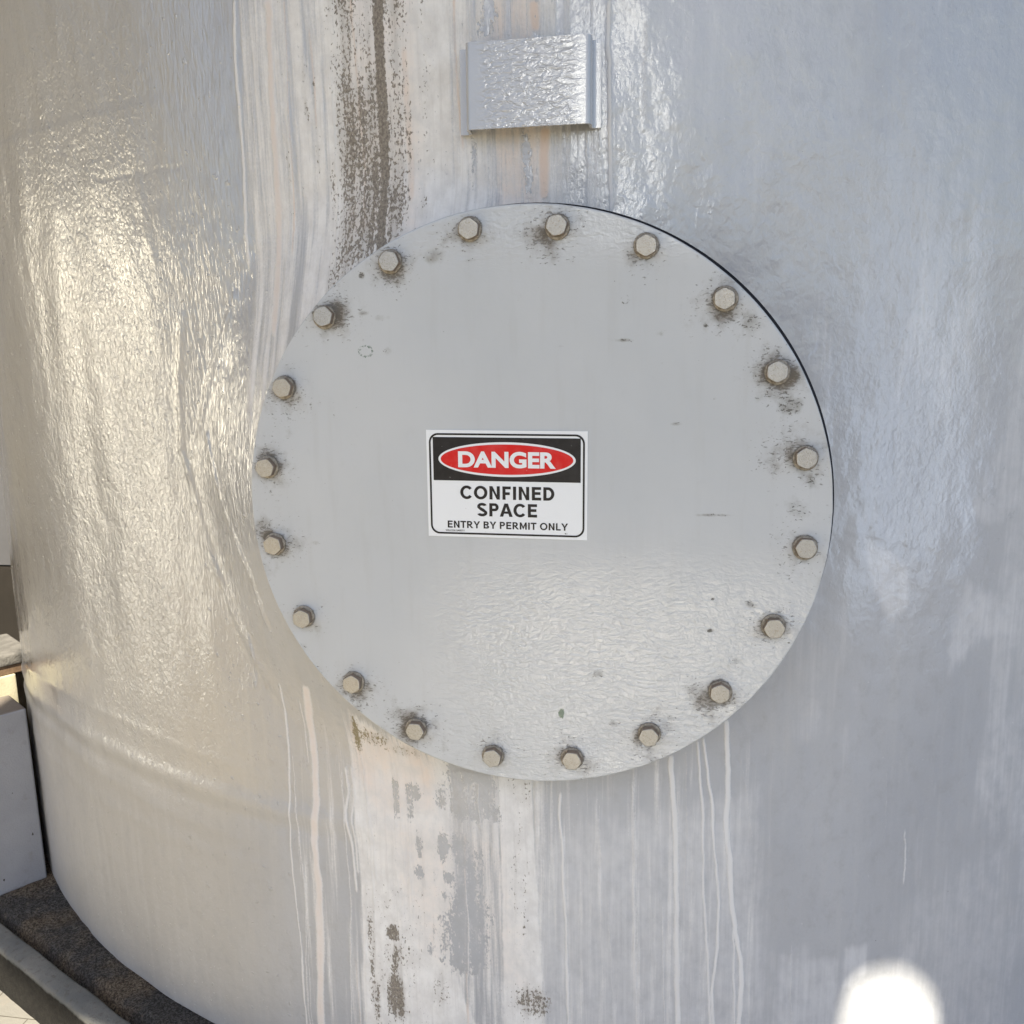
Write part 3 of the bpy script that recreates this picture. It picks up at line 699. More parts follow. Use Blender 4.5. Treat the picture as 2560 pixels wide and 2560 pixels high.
def build_cover():
    root = empty('manhole_cover', (PLATE_C[0], PLATE_Y, PLATE_C[1] - PLATE_R),
                 'round light grey steel cover ringed with twenty hex bolts on the tank', 'manhole cover')
    off = Vector(root.location)
    # plate: fine polar grid in front, rolled edge, back
    nr, na = 190, 1000
    rr = np.concatenate([np.linspace(0.002, PLATE_R - 0.0016, nr), [PLATE_R - 0.0008, PLATE_R - 0.0002, PLATE_R, PLATE_R, PLATE_R - 0.02]])
    yy = np.concatenate([np.zeros(nr), [0.0002, 0.0008, 0.0016, 0.0135, 0.0136]])
    th = np.linspace(0, 2 * math.pi, na, endpoint=False)
    RRr, TH = np.meshgrid(rr, th, indexing='ij')
    X = RRr * np.cos(TH); Zp = RRr * np.sin(TH)
    Y = np.repeat(yy[:, None], na, 1)
    face = (np.arange(len(rr)) < nr)[:, None]
    edge_j = (fbm(TH * 9, RRr * 0 + 3, 2, 3) - 0.5) * 0.0010 * (RRr > PLATE_R - 0.002)
    X = X + edge_j * np.cos(TH); Zp = Zp + edge_j * np.sin(TH)
    gx, gz = X + PLATE_C[0], Zp + PLATE_C[1]         # world
    Y = Y + np.where(face, (fbm(gx * 7 + 9, gz * 7 + 9, 4, 2) - 0.5) * 0.0016, 0)
    halo = np.zeros_like(X)
    for i, (bx, bz) in enumerate(BOLTS):
        s = 0.5 + 0.75 * random.random()
        ox, oz = random.uniform(-.008, .004), random.uniform(-.010, .004)
        d = np.hypot(gx - bx, gz - bz); d2 = np.hypot((gx - bx - ox) / 1.15, gz - bz - oz)
        lump = np.clip(0.05 + 1.9 * fbm(gx * 32 + 5, gz * 32 + 5, i % 5, 3), 0.2, 1.6)
        halo = np.maximum(halo, s * lump * np.exp(-(d2 / 0.024) ** 2))
        run = np.exp(-((gx - bx - ox - 0.004 * np.sin((gz - bz) * 120)) / 0.006) ** 2) * sstep(0.0, -0.012, gz - bz) * np.exp((gz - bz) / 0.028) * random.uniform(0.1, 0.7)
        halo = np.maximum(halo, np.where(gz < bz, run * lump, 0))
        halo = np.maximum(halo, 0.95 * np.exp(-(np.maximum(d - 0.0135, 0) / 0.0036) ** 2))
        halo = np.maximum(halo, 0.55 * s * lump * np.exp(-(d2 / 0.042) ** 2))
    smudge = np.zeros_like(X)
    for cx, cz, a, b, s in [(-0.1105, 0.3248, 0.0178, 0.0164, 0.5), (-0.173, 0.2779, 0.0233, 0.0055, 0.42), (-0.062, 0.3165, 0.0178, 0.0041, 0.45), (-0.1237, 0.3463, 0.0096, 0.0068, 0.4), (0.3372, 0.1307, 0.0205, 0.0178, 0.75), (0.3303, 0.1057, 0.011, 0.0205, 0.4), (0.3513, -0.0008, 0.0185, 0.0219, 0.55), (0.3661, 0.0354, 0.0068, 0.0151, 0.5), (0.2897, 0.2289, 0.0219, 0.0233, 0.5), (0.1324, 0.2126, 0.0151, 0.0027, 0.7), (0.2509, -0.0116, 0.0233, 0.0027, 0.75), (0.226, -0.0119, 0.0082, 0.0027, 0.5), (0.1199, -0.3046, 0.0123, 0.0062, 0.6), (-0.21, 0.3026, 0.0055, 0.0055, 1.3), (0.1977, 0.1063, 0.0096, 0.0027, 0.6), (-0.001, 0.2699, 0.0068, 0.0068, 0.3), (0.2456, -0.1673, 0.0068, 0.0034, 0.7), (0.2482, -0.1237, 0.0034, 0.0027, 0.9), (-0.2587, 0.1228, 0.0027, 0.0178, 0.45), (0.1951, -0.2929, 0.0151, 0.0055, 0.5), (-0.129, -0.358, 0.0205, 0.0123, 0.4), (0.2349, -0.3562, 0.0137, 0.0055, 0.45), (-0.1853, 0.2477, 0.0205, 0.0055, 0.35), (0.0545, 0.3589, 0.0548, 0.0137, 0.25), (0.274, -0.2141, 0.0205, 0.0151, 0.3)]:
        smudge = np.maximum(smudge, s * (0.55 + 0.8 * fbm(gx * 60 + 3, gz * 60 + 8, 3, 3)) * sstep(1.5, 0.2, np.hypot((gx - cx) / a, (gz - cz) / b)))
    for q_ in range(46):                      # small scuffs, most of them near the rim
        a_ = random.uniform(0, 2 * math.pi); r_ = PLATE_R * (1 - abs(random.gauss(0.06, 0.16)))
        w_ = random.uniform(.003, .012)
        smudge = np.maximum(smudge, random.uniform(.25, .6) * (0.3 + 1.2 * fbm(gx * 70 + q_, gz * 70, 2, 3)) * sstep(1.5, 0.2, np.hypot((gx - PLATE_C[0] - r_ * math.cos(a_)) / w_, (gz - PLATE_C[1] - r_ * math.sin(a_)) / (w_ * random.uniform(.25, 1)))))
    rim = sstep(PLATE_R - 0.028, PLATE_R, RRr) * (0.10 + 0.25 * sstep(0.4, 0.7, fbm(TH * 3, TH * 0 + 2, 1, 3)))
    smudge = np.maximum(smudge, rim)
    green = np.zeros_like(X)
    for cx, cz, a, b, s in [(-0.2094, 0.2048, 0.0116, 0.0089, 0.62), (0.0462, -0.2936, 0.0055, 0.0089, 1.1), (-0.3925, -0.0178, 0.0041, 0.0041, 0.5)]:
        q = np.hypot((gx - cx) / a, (gz - cz) / b)
        green = np.maximum(green, s * (np.exp(-((q - 0.8) / 0.25) ** 2) if a > 0.009 else sstep(1.3, 0.3, q)))
    gloss = 0.02 + 0.98 * sstep(-0.03, -0.16, gz) * sstep(-0.22, 0.0, gx) * (0.55 + 0.7 * fbm(gx * 9 + 4, gz * 9 + 4, 2, 3))
    gloss = np.maximum(gloss, 0.45 * sstep(0.28, 0.35, gz))
    P = np.stack([X, Y, Zp + PLATE_R], -1)
    P = P[::-1]
    fl = lambda A: A[::-1]
    grid_mesh('plate', P, plate_material(), {'dirt': fl(np.stack([np.clip(halo, 0, 1.2), smudge, green], -1)), 'sheen': fl(np.stack([gloss, gloss, gloss], -1))},
              fl(np.stack([gx, gz], -1)), root, close_u=True)
    # black rubber gasket peeping out on the upper right
    bm = bmesh.new()
    n = 240; rs = []
    for r_, y in ((0.33, 0.0139), (0.3895, 0.0139), (0.3895, 0.0215), (0.33, 0.0215)):
        rs.append([bm.verts.new((r_ * math.cos(2 * math.pi * i / n) + 0.0046, y, r_ * math.sin(2 * math.pi * i / n) + 0.0034 + PLATE_R)) for i in range(n)])
    for a, b in zip(rs, rs[1:] + rs[:1]):
        for i in range(n):
            bm.faces.new((a[i], a[(i + 1) % n], b[(i + 1) % n], b[i]))
    bmesh.ops.recalc_face_normals(bm, faces=bm.faces)
    from_bm('gasket', bm, simple_mat('black rubber', (0.012, 0.013, 0.018), (0.02, 0.02, 0.026), 0.6, spec=0.2), root, True)
    # bolts: chamfered hex head and plain washer
    bmat = bolt_material()
    wmat = simple_mat('dirty washer steel', (0.17, 0.145, 0.115), (0.36, 0.33, 0.28), 0.55, 250, 0.0006, 0.4, 0.25)
    def hexr(a, ap):
        a = (a + math.pi / 6) % (math.pi / 3) - math.pi / 6
        return ap / math.cos(a)
    bm = bmesh.new()
    n = 48; AP, H = 0.0121, 0.0100
    lev = [(0.0, 0), (0.0068, 0)]
    rings = []
    for zz, _ in lev:
        rings.append([bm.verts.new((hexr(2 * math.pi * i / n, AP) * math.cos(2 * math.pi * i / n), hexr(2 * math.pi * i / n, AP) * math.sin(2 * math.pi * i / n), zz)) for i in range(n)])
    # 30 degree chamfer cone cuts the corners
    cone = []
    for i in range(n):
        a = 2 * math.pi * i / n
        r_ = hexr(a, AP)
        cone.append(bm.verts.new((r_ * math.cos(a), r_ * math.sin(a), H - 0.0003 - max(r_ - AP * 0.99, 0) * 0.62)))
    rings.append(cone)
    rings.append([bm.verts.new((min(hexr(2 * math.pi * i / n, AP) * 0.95, AP * 1.03) * math.cos(2 * math.pi * i / n), min(hexr(2 * math.pi * i / n, AP) * 0.95, AP * 1.03) * math.sin(2 * math.pi * i / n), H)) for i in range(n)])
    rings.append([bm.verts.new((AP * 0.45 * math.cos(2 * math.pi * i / n), AP * 0.45 * math.sin(2 * math.pi * i / n), H + 0.0001)) for i in range(n)])
    for a, b in zip(rings[:-1], rings[1:]):
        for i in range(n):
            bm.faces.new((a[i], a[(i + 1) % n], b[(i + 1) % n], b[i]))
    bm.faces.new(rings[-1])
    bolt0 = from_bm('bolt', bm, bmat, None)
    bolt0.data.name = 'bolt'
    bm = bmesh.new()
    rs = []
    for r_, zz in ((0.0085, 0.0), (0.0152, 0.0), (0.0157, 0.0005), (0.0157, 0.0022), (0.0150, 0.0028), (0.0085, 0.0028)):
        rs.append([bm.verts.new((r_ * math.cos(2 * math.pi * i / n), r_ * math.sin(2 * math.pi * i / n), zz)) for i in range(n)])
    for a, b in zip(rs, rs[1:] + rs[:1]):
        for i in range(n):
            bm.faces.new((a[i], a[(i + 1) % n], b[(i + 1) % n], b[i]))
    bmesh.ops.recalc_face_normals(bm, faces=bm.faces)
    wash0 = from_bm('washer', bm, wmat, bolt0, True)
    for i, (bx, bz) in enumerate(BOLTS):
        b = bolt0 if i == 0 else bolt0.copy()
        w = wash0 if i == 0 else wash0.copy()
        if i:
            COL.objects.link(b); COL.objects.link(w)
        b.parent = root
        w.parent = b
        tilt = (random.uniform(-1.5, 1.5), random.uniform(-1.5, 1.5))
        b.rotation_euler = (R(90 + tilt[0]), R(random.uniform(0, 60)), R(tilt[1]))
        k_ = 1.012
        wx = 0.1976 + (bx - 0.1976) * k_; wz = 0.2284 + (bz - 0.2284) * k_
        # head face sits about 13 mm proud of the plate, measured on that plane
        b.location = Vector((bx, PLATE_Y - 0.0027, bz)) - off
        w.location = (random.uniform(-.0012, .0012), random.uniform(-.0012, .0012), -0.0028)
    return root
cover = build_cover()

# ---------------------------------------------------------------- danger sign
def flat_mat(name, c, rough=0.35, fade=0.06):
    k = NT(name)
    o = k.obj()
    n1 = k.noise(o, 60, 5, 0.6); n2 = k.noise(o, 420, 3, 0.6)
    sp = k.math('MULTIPLY', k.sm(k.noise(o, 190, 3, 0.6), 0.70, 0.76), 0.55)
    c2 = tuple(x + (0.75 - x) * fade for x in c)
    col = k.mix(k.sm(n1, 0.35, 0.7), c, c2)
    col = k.mix(sp, col, tuple(0.25 * x + 0.75 * 0.55 for x in c))
    return k.out(col, k.mixf(n2, rough - 0.06, rough + 0.12), k.bump(n2, 0.0003, 0.35), spec=0.25)

def arc_strip(cx, cy, rx, ry, sw, sh_, a0, a1, n=22):
    P = []
    for i in range(n + 1):
        a = R(a0 + (a1 - a0) * i / n)
        P.append(((cx + rx * math.cos(a), cy + ry * math.sin(a)), (cx + (rx - sw) * math.cos(a), cy + (ry - sh_) * math.sin(a))))
    return [[P[i][0], P[i + 1][0], P[i + 1][1], P[i][1]] for i in range(n)]

def rect(x0, y0, x1, y1):
    return [[(x0, y0), (x1, y0), (x1, y1), (x0, y1)]]

def glyph(ch, s):
    b = 0.10
    if ch == ' ':
        return [], 0.38
    if ch == 'I':
        return rect(b, 0, b + s, 1), 2 * b + s
    if ch in 'EFL':
        w = {'E': 0.80, 'F': 0.74, 'L': 0.74}[ch]; h = s * 0.88
        p = rect(b, 0, b + s, 1)
        if ch in 'EL': p += rect(b + s, 0, w, h)
        if ch in 'EF': p += rect(b + s, 1 - h, w, 1)
        if ch == 'E': p += rect(b + s, 0.5 - h / 2 + 0.02, w - 0.05, 0.5 + h / 2 + 0.02)
        if ch == 'F': p += rect(b + s, 0.46 - h / 2, w - 0.08, 0.46 + h / 2)
        return p, w + 0.07
    if ch == 'T':
        h = s * 0.88; w = 0.80
        return rect(0.03, 1 - h, w + 0.03, 1) + rect(0.03 + w / 2 - s / 2, 0, 0.03 + w / 2 + s / 2, 1 - h), w + 0.06
    if ch == 'N':
        w = 0.80; x0, x1 = b, b + w
        return rect(x0, 0, x0 + s, 1) + rect(x1 - s, 0, x1, 1) + [[(x0 + s, 1), (x0 + s, 0.66), (x1 - s, 0), (x1 - s, 0.34)]], w + 2 * b
    if ch == 'M':
        w = 0.96; x0, x1 = b, b + w; m = (x0 + x1) / 2
        return rect(x0, 0, x0 + s, 1) + rect(x1 - s, 0, x1, 1) + [[(x0 + s, 1), (x0 + s, 0.62), (m, 0), (m, 0.40)], [(x1 - s, 1), (m, 0.40), (m, 0), (x1 - s, 0.62)]], w + 2 * b
    if ch == 'A':
        w = 1.0; m = w / 2; k = s * 1.12
        yi = 0.74
        xl = lambda y: k + (m - k) * y / yi
        return [[(0, 0), (k, 0), (m, yi), (m, 1), (m - s * 0.56, 1)], [(w, 0), (m + s * 0.56, 1), (m, 1), (m, yi), (w - k, 0)],
                [(xl(0.23), 0.23), (w - xl(0.23), 0.23), (w - xl(0.40), 0.40), (xl(0.40), 0.40)]], w
    if ch == 'Y':
        w = 0.94; m = w / 2
        return rect(m - s / 2, 0, m + s / 2, 0.42) + [[(m - s / 2, 0.42), (m, 0.42), (m, 0.58), (s * 1.15, 1), (0, 1)], [(m, 0.42), (m + s / 2, 0.42), (w, 1), (w - s * 1.15, 1), (m, 0.58)]], w
    if ch in 'CO':
        rx = 0.50 if ch == 'C' else 0.52; cx = 0.06 + rx
        if ch == 'O':
            return arc_strip(cx, 0.5, rx, 0.515, s, s * 0.86, 0, 360, 44), 2 * cx
        return arc_strip(cx, 0.5, rx, 0.515, s, s * 0.86, 38, 322, 40), cx + rx * 0.86 + 0.07
    if ch == 'D':
        h = s * 0.88
        p = rect(b, 0, b + s, 1) + rect(b + s, 0, 0.45, h) + rect(b + s, 1 - h, 0.45, 1)
        p += arc_strip(0.45, 0.5, 0.48, 0.5, s, h, -90, 90, 26)
        return p, 0.99
    if ch in 'PRB':
        h = s * 0.84
        p = rect(b, 0, b + s, 1)
        y0 = 0.40 if ch != 'B' else 0.46
        rr_ = (1 - y0) / 2
        p += rect(b + s, 1 - h, 0.52, 1) + rect(b + s, y0, 0.52, y0 + h)
        p += arc_strip(0.52, y0 + rr_, 0.30, rr_, s, h, -90, 90, 18)
        if ch == 'R':
            p += [[(0.36, y0), (0.62, y0), (0.98, 0), (0.98 - s * 1.2, 0)]]
            return p, 1.0
        if ch == 'B':
            r2 = (y0 + h * 0.0) / 2
            p += rect(b + s, 0, 0.54, h)
            p += arc_strip(0.54, (y0) / 2, 0.33, y0 / 2, s, h * 0.95, -90, 90, 18)
            return p, 0.95
        return p, 0.90
    if ch == 'S':
        h = s * 0.86
        p = arc_strip(0.46, 0.74, 0.38, 0.275, s, h, 22, 205, 22)
        p += arc_strip(0.46, 0.255, 0.40, 0.27, s, h, -160, 25, 22)
        # diagonal spine between the two bowls
        c0 = math.cos(R(205)); s0 = math.sin(R(205))
        a0 = (0.46 + 0.38 * c0, 0.74 + 0.275 * s0); a1 = (0.46 + (0.38 - s) * c0, 0.74 + (0.275 - h) * s0)
        c1 = math.cos(R(25)); s1 = math.sin(R(25))
        b0 = (0.46 + 0.40 * c1, 0.255 + 0.27 * s1); b1 = (0.46 + (0.40 - s) * c1, 0.255 + (0.27 - h) * s1)
        p += [[a0, (0.30, 0.46), b1, b0, (0.62, 0.545), a1]]
        return p, 0.92
    return [], 0.5

def build_sign():
    Wd, Ht = 0.2163, 0.1448
    root = empty('danger_sign', (-0.0246, PLATE_Y - 0.0002, 0.0264 - Ht / 2),
                 'white, black and red danger sticker about confined space on the round cover', 'sign')
    root.rotation_euler = (0, R(0.75), 0)
    white = flat_mat('white vinyl', (0.80, 0.82, 0.84), 0.3, 0.0)
    black = flat_mat('black vinyl ink', (0.010, 0.009, 0.010), 0.35, 0.012)
    red = flat_mat('red vinyl ink', (0.62, 0.020, 0.018), 0.3, 0.04)
    u = Ht
    def pt(x, y):                    # design units: x from left, y from top, sheet height = 1
        return (x * u - Wd / 2, (1 - y) * u)
    def sheet(name, polys, mat, y):
        bm = bmesh.new()
        cache = {}
        def v(p):
            key = (round(p[0], 7), round(p[1], 7))
            if key not in cache:
                cache[key] = bm.verts.new((p[0], y, p[1]))
            return cache[key]
        for P in polys:
            vs = []
            for q in P:
                w = v(q)
                if w not in vs:
                    vs.append(w)
            if len(vs) > 2:
                try:
                    bm.faces.new(vs)
                except ValueError:
                    pass
        for f in bm.faces:
            f.normal_update()
            if f.normal.y > 0:
                f.normal_flip()
        return from_bm(name, bm, mat, root)
    def rr_pts(x0, y0, x1, y1, r, n=8):
        P = []
        for cx, cy, a0 in ((x1 - r, y0 + r, -90), (x1 - r, y1 - r, 0), (x0 + r, y1 - r, 90), (x0 + r, y0 + r, 180)):
            for i in range(n + 1):
                a = R(a0 + 90 * i / n)
                P.append((cx + r * math.cos(a), cy + r * math.sin(a)))
        return P
    w = Wd / Ht
    # vinyl sheet with a real, thin edge
    bm = bmesh.new()
    e = 0.0008
    f_ = [bm.verts.new((sx * (Wd / 2), -0.0006, zz)) for sx, zz in ((-1, 0), (1, 0), (1, Ht), (-1, Ht))]
    k_ = [bm.verts.new((sx * (Wd / 2), 0.0004, zz)) for sx, zz in ((-1, 0), (1, 0), (1, Ht), (-1, Ht))]
    bm.faces.new(f_); bm.faces.new(k_[::-1])
    for i in range(4):
        bm.faces.new((f_[i], k_[i], k_[(i + 1) % 4], f_[(i + 1) % 4]))
    bmesh.ops.recalc_face_normals(bm, faces=bm.faces)
    from_bm('panel', bm, white, root)
    o = rr_pts(.025, .029, w - .025, .976, .085); i_ = rr_pts(.042, .046, w - .042, .959, .07)
    n = len(o)
    sheet('border', [[pt(*o[k]), pt(*o[(k + 1) % n]), pt(*i_[(k + 1) % n]), pt(*i_[k])] for k in range(n)], black, -0.0009)
    sheet('header', [[pt(.062, .065), pt(w - .062, .065), pt(w - .062, .468), pt(.062, .468)]], black, -0.0009)
    def oval(rx, ry):
        return [[pt(w / 2 + 0.003 + rx * math.copysign(abs(math.cos(a)) ** 1.0, math.cos(a)), .2665 + ry * math.copysign(abs(math.sin(a)) ** 1.0, math.sin(a))) for a in [2 * math.pi * i / 96 for i in range(96)]]]
    sheet('oval_outline', oval(.637, .160), white, -0.0012)
    sheet('oval', oval(.615, .139), red, -0.0015)
    def text_line(body, s, x0, x1, ymid, cap):
        polys = []; x = 0
        for ch in body:
            g, adv = glyph(ch, s)
            polys += [[(px + x, py) for px, py in P] for P in g]
            x += adv
        xs = [p[0] for P in polys for p in P]
        a, b = min(xs), max(xs)
        return [[pt(x0 + (p[0] - a) / (b - a) * (x1 - x0), ymid + cap / 2 - p[1] * cap) for p in P] for P in polys]
    sheet('lettering', text_line('CONFINED', .235, .313, 1.192, .577, .124), black, -0.0009)
    sheet('lettering', text_line('SPACE', .235, .471, 1.032, .737, .124), black, -0.0009)
    sheet('lettering', text_line('ENTRY BY PERMIT ONLY', .215, .187, 1.319, .882, .067), black, -0.0009)
    def font_line(body, offset, x0, x1, ymid, cap, mat, y, parent):
        c = bpy.data.curves.new('lettering', 'FONT')
        c.body = body
        c.offset = offset
        c.resolution_u = 8
        tmp = bpy.data.objects.new('lettering', c)
        COL.objects.link(tmp)
        bpy.context.view_layer.update()
        me = bpy.data.meshes.new_from_object(tmp.evaluated_get(bpy.context.evaluated_depsgraph_get()))
        bpy.data.objects.remove(tmp)
        xs = [v.co.x for v in me.vertices]; ys = [v.co.y for v in me.vertices]
        a, b, c0, c1 = min(xs), max(xs), min(ys), max(ys)
        for v in me.vertices:
            q = pt(x0 + (v.co.x - a) / (b - a) * (x1 - x0), ymid + cap / 2 - (v.co.y - c0) / (c1 - c0) * cap)
            v.co = (q[0], y, q[1])
        me.materials.clear(); me.materials.append(mat)
        me.name = 'lettering'
        ob = bpy.data.objects.new('lettering', me)
        link(ob, parent)
    font_line('DANGER', .040, .300, 1.206, .268, .152, white, -0.0018, root)
    font_line('WILCOX SAFETY', .02, .165, .349, .941, .017, black, -0.0009, root)
    font_line('41', .01, 1.287, 1.310, .944, .014, black, -0.0009, root)
    return root
sign = build_sign()

# ---------------------------------------------------------------- ground, plinth, kerb
def ground_material():
    k = NT('pale yard concrete')
    o = k.obj()
    a = k.noise(o, 0.9, 6, 0.6); b = k.noise(o, 30, 6, 0.65); c = k.noise(o, 300, 4, 0.6)
    col = k.mix(k.sm(a, 0.3, 0.7), (0.17, 0.162, 0.145), (0.22, 0.21, 0.185))
    col = k.mix(k.math('MULTIPLY', k.sm(b, 0.5, 0.75), 0.5), col, (0.26, 0.225, 0.18))
    br = k.n('ShaderNodeTexBrick')
    k.t.links.new(k.mapp(o, (1, 1, 1), (0.13, 0.05, 0)), br.inputs['Vector'])
    br.inputs['Scale'].default_value = 2.4
    br.inputs['Mortar Size'].default_value = 0.003
    br.inputs['Color1'].default_value = (1, 1, 1, 1); br.inputs['Color2'].default_value = (.92, .92, .92, 1); br.inputs['Mortar'].default_value = (.45, .43, .4, 1)
    col = k.mix(1.0, col, br.outputs[0], 'MULTIPLY')
    # unseen ground coloured for bounce: warm sand left, grey grit front, dark bitumen right
    x = k.n('ShaderNodeSeparateXYZ'); k.t.links.new(o, x.inputs[0])
    bounce_sand = k.mix(k.sm(b, 0.3, 0.7), (0.36, 0.29, 0.17), (0.43, 0.355, 0.22))
    grit = k.mix(k.sm(b, 0.3, 0.7), (0.265, 0.265, 0.26), (0.335, 0.335, 0.325))
    bounce_sand = k.mix(k.sm(k.math('ADD', x.outputs[0], k.math('MULTIPLY', a, 0.4)), -0.55, -0.2), bounce_sand, grit)
    col = k.mix(k.sm(k.math('ADD', x.outputs[1], k.math('MULTIPLY', a, 0.3)), 0.15, -0.02), col, bounce_sand)
    low_bounce = k.sm(x.outputs[0], 0.78, 0.82)
    col = k.mix(low_bounce, col, k.mix(c, (0.11, 0.112, 0.115), (0.16, 0.162, 0.165)))
    return k.out(col, 0.85, k.bump(k.math('ADD', b, k.math('MULTIPLY', c, 0.3)), 0.004, 0.6), spec=0.25)

bm = bmesh.new()
vs = [bm.verts.new((x, y, GROUND_Z)) for x, y in ((-120, -120), (120, -120), (120, 120), (-120, 120))]
bm.faces.new(vs)
structure(from_bm('ground', bm, ground_material()))

def dirt_material():
    k = NT('dirty rough concrete')
    o = k.obj()
    a = k.noise(o, 5, 5, 0.6); b = k.noise(o, 60, 6, 0.7, 0.4); c = k.noise(o, 230, 5, 0.65, 0.8)
    col = k.mix(k.sm(a, 0.42, 0.60), (0.13, 0.125, 0.12), (0.27, 0.215, 0.155))
    col = k.mix(k.sm(c, 0.44, 0.58), k.mix(0.75, col, (0.02, 0.017, 0.014)), col)
    col = k.mix(k.math('MULTIPLY', k.sm(b, 0.55, 0.75), 0.55), col, (0.42, 0.36, 0.28))
    return k.out(col, 0.9, k.bump(k.math('ADD', b, c), 0.012, 1.0), spec=0.2)

# plinth top: rough dirty sheet between the kerb and the tank
KD = Vector((0.885, -0.4655, 0))          # along the kerb
KN = Vector((-0.4655, -0.885, 0))         # outwards
K0 = Vector((-0.767, 0.164, 0))           # a point on the inner edge of the kerb
t = np.linspace(-1.6, 2.6, 560); w_ = np.linspace(-1.9, -0.012, 260) 
w_ = -0.012 - (0.012 + np.linspace(-1.9, -0.012, 260)) * -1
T_, Wv = np.meshgrid(t, np.linspace(-1.6, -0.013, 320))
PX = K0.x + KD.x * T_ + KN.x * Wv; PY = K0.y + KD.y * T_ + KN.y * Wv
hz = (fbm(PX * 30 + 50, PY * 30 + 50, 2, 4) - 0.5) * 0.016 + (fbm(PX * 9 + 50, PY * 9 + 50, 4, 3) - 0.5) * 0.008
edge_ = sstep(-0.013, -0.030 , Wv + (fbm(T_ * 22, T_ * 0 + 4, 1, 3) - .5) * .012)
PZ = -1.003 + hz * edge_ - 0.03 * (1 - edge_)
plinth = grid_mesh('concrete_plinth', np.stack([PX, PY, PZ], -1), dirt_material(), None, None)
structure(plinth)

def kerb_material():
    k = NT('worn concrete kerb')
    o = k.obj()
    a = k.noise(o, 12, 5, 0.6); b = k.noise(o, 90, 6, 0.65); c = k.noise(o, 400, 4, 0.6)
    geo = k.n('ShaderNodeNewGeometry')
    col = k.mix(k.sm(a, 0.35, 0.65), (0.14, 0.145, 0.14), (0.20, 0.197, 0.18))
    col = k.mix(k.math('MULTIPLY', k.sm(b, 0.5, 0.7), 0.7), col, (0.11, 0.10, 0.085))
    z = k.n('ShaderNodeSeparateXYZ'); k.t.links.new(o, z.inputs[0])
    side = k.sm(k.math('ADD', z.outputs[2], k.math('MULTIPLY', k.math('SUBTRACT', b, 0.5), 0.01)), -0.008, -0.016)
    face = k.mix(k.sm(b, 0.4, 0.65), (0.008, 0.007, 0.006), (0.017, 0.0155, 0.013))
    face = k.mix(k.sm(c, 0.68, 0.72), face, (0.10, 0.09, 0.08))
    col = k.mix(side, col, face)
    return k.out(col, 0.85, k.bump(k.math('ADD', b, c), 0.003, 0.7), spec=0.25)

NT_ = 420
ts = np.linspace(-1.6, 2.6, NT_)
prof = [(0.0, -0.10), (0.0, -0.006), (0.002, -0.001), (0.006, 0.0005), (0.020, 0.001), (0.034, 0.0), (0.040, -0.002), (0.043, -0.008), (0.044, -0.030), (0.045, -0.060), (0.046, -0.108)]
pw = np.array([p[0] for p in prof]); pz = np.array([p[1] for p in prof])
TT, PW = np.meshgrid(ts, pw, indexing='ij'); _, PZ2 = np.meshgrid(ts, pz, indexing='ij')
jit = (fbm(TT * 25, PW * 80 + 4, 3, 4) - 0.5) * 0.005
PWj = PW + jit * (PW > 0.001)
KZ = PZ2 + (fbm(TT * 30, PW * 100, 5, 3) - 0.5) * 0.002
kp = np.stack([K0.x + KD.x * TT + KN.x * PWj, K0.y + KD.y * TT + KN.y * PWj, KZ], -1)
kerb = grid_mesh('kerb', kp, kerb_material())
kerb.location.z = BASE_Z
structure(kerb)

# ---------------------------------------------------------------- things standing beside the tank on the left
BD = Vector((0.589, 0.808, 0)); BN = Vector((-0.808, 0.589, 0)); BA = Vector((-1.295, 0.493, 0))
def block(name, a0, a1, n0, n1, z0, z1, mat, bevel=0.004, parent=None, seed=0):
    """box with edges along BD and BN; a along BD, n along BN from the front face of the grey block"""
    bm = bmesh.new()
    base = BA + BD * (a0 + a1) / 2 + BN * (n0 + n1) / 2
    vs = {}
    for i, a in enumerate((a0, a1)):
        for j, n in enumerate((n0, n1)):
            for k2, z in enumerate((z0, z1)):
                p = BA + BD * a + BN * n - base
                vs[i, j, k2] = bm.verts.new((p.x, p.y, z - z0))
    for f in (((0,0,0),(1,0,0),(1,0,1),(0,0,1)), ((0,1,0),(0,1,1),(1,1,1),(1,1,0)), ((0,0,0),(0,0,1),(0,1,1),(0,1,0)),
              ((1,0,0),(1,1,0),(1,1,1),(1,0,1)), ((0,0,1),(1,0,1),(1,1,1),(0,1,1)), ((0,0,0),(0,1,0),(1,1,0),(1,0,0))):
        bm.faces.new([vs[q] for q in f])
    bmesh.ops.bevel(bm, geom=list(bm.edges), offset=bevel, segments=3, affect='EDGES', profile=0.6)
    bmesh.ops.recalc_face_normals(bm, faces=bm.faces)
    o = from_bm(name, bm, mat, parent, True)
    o.location = (base.x, base.y, z0)
    md = o.modifiers.new('n', 'WEIGHTED_NORMAL')
    return o

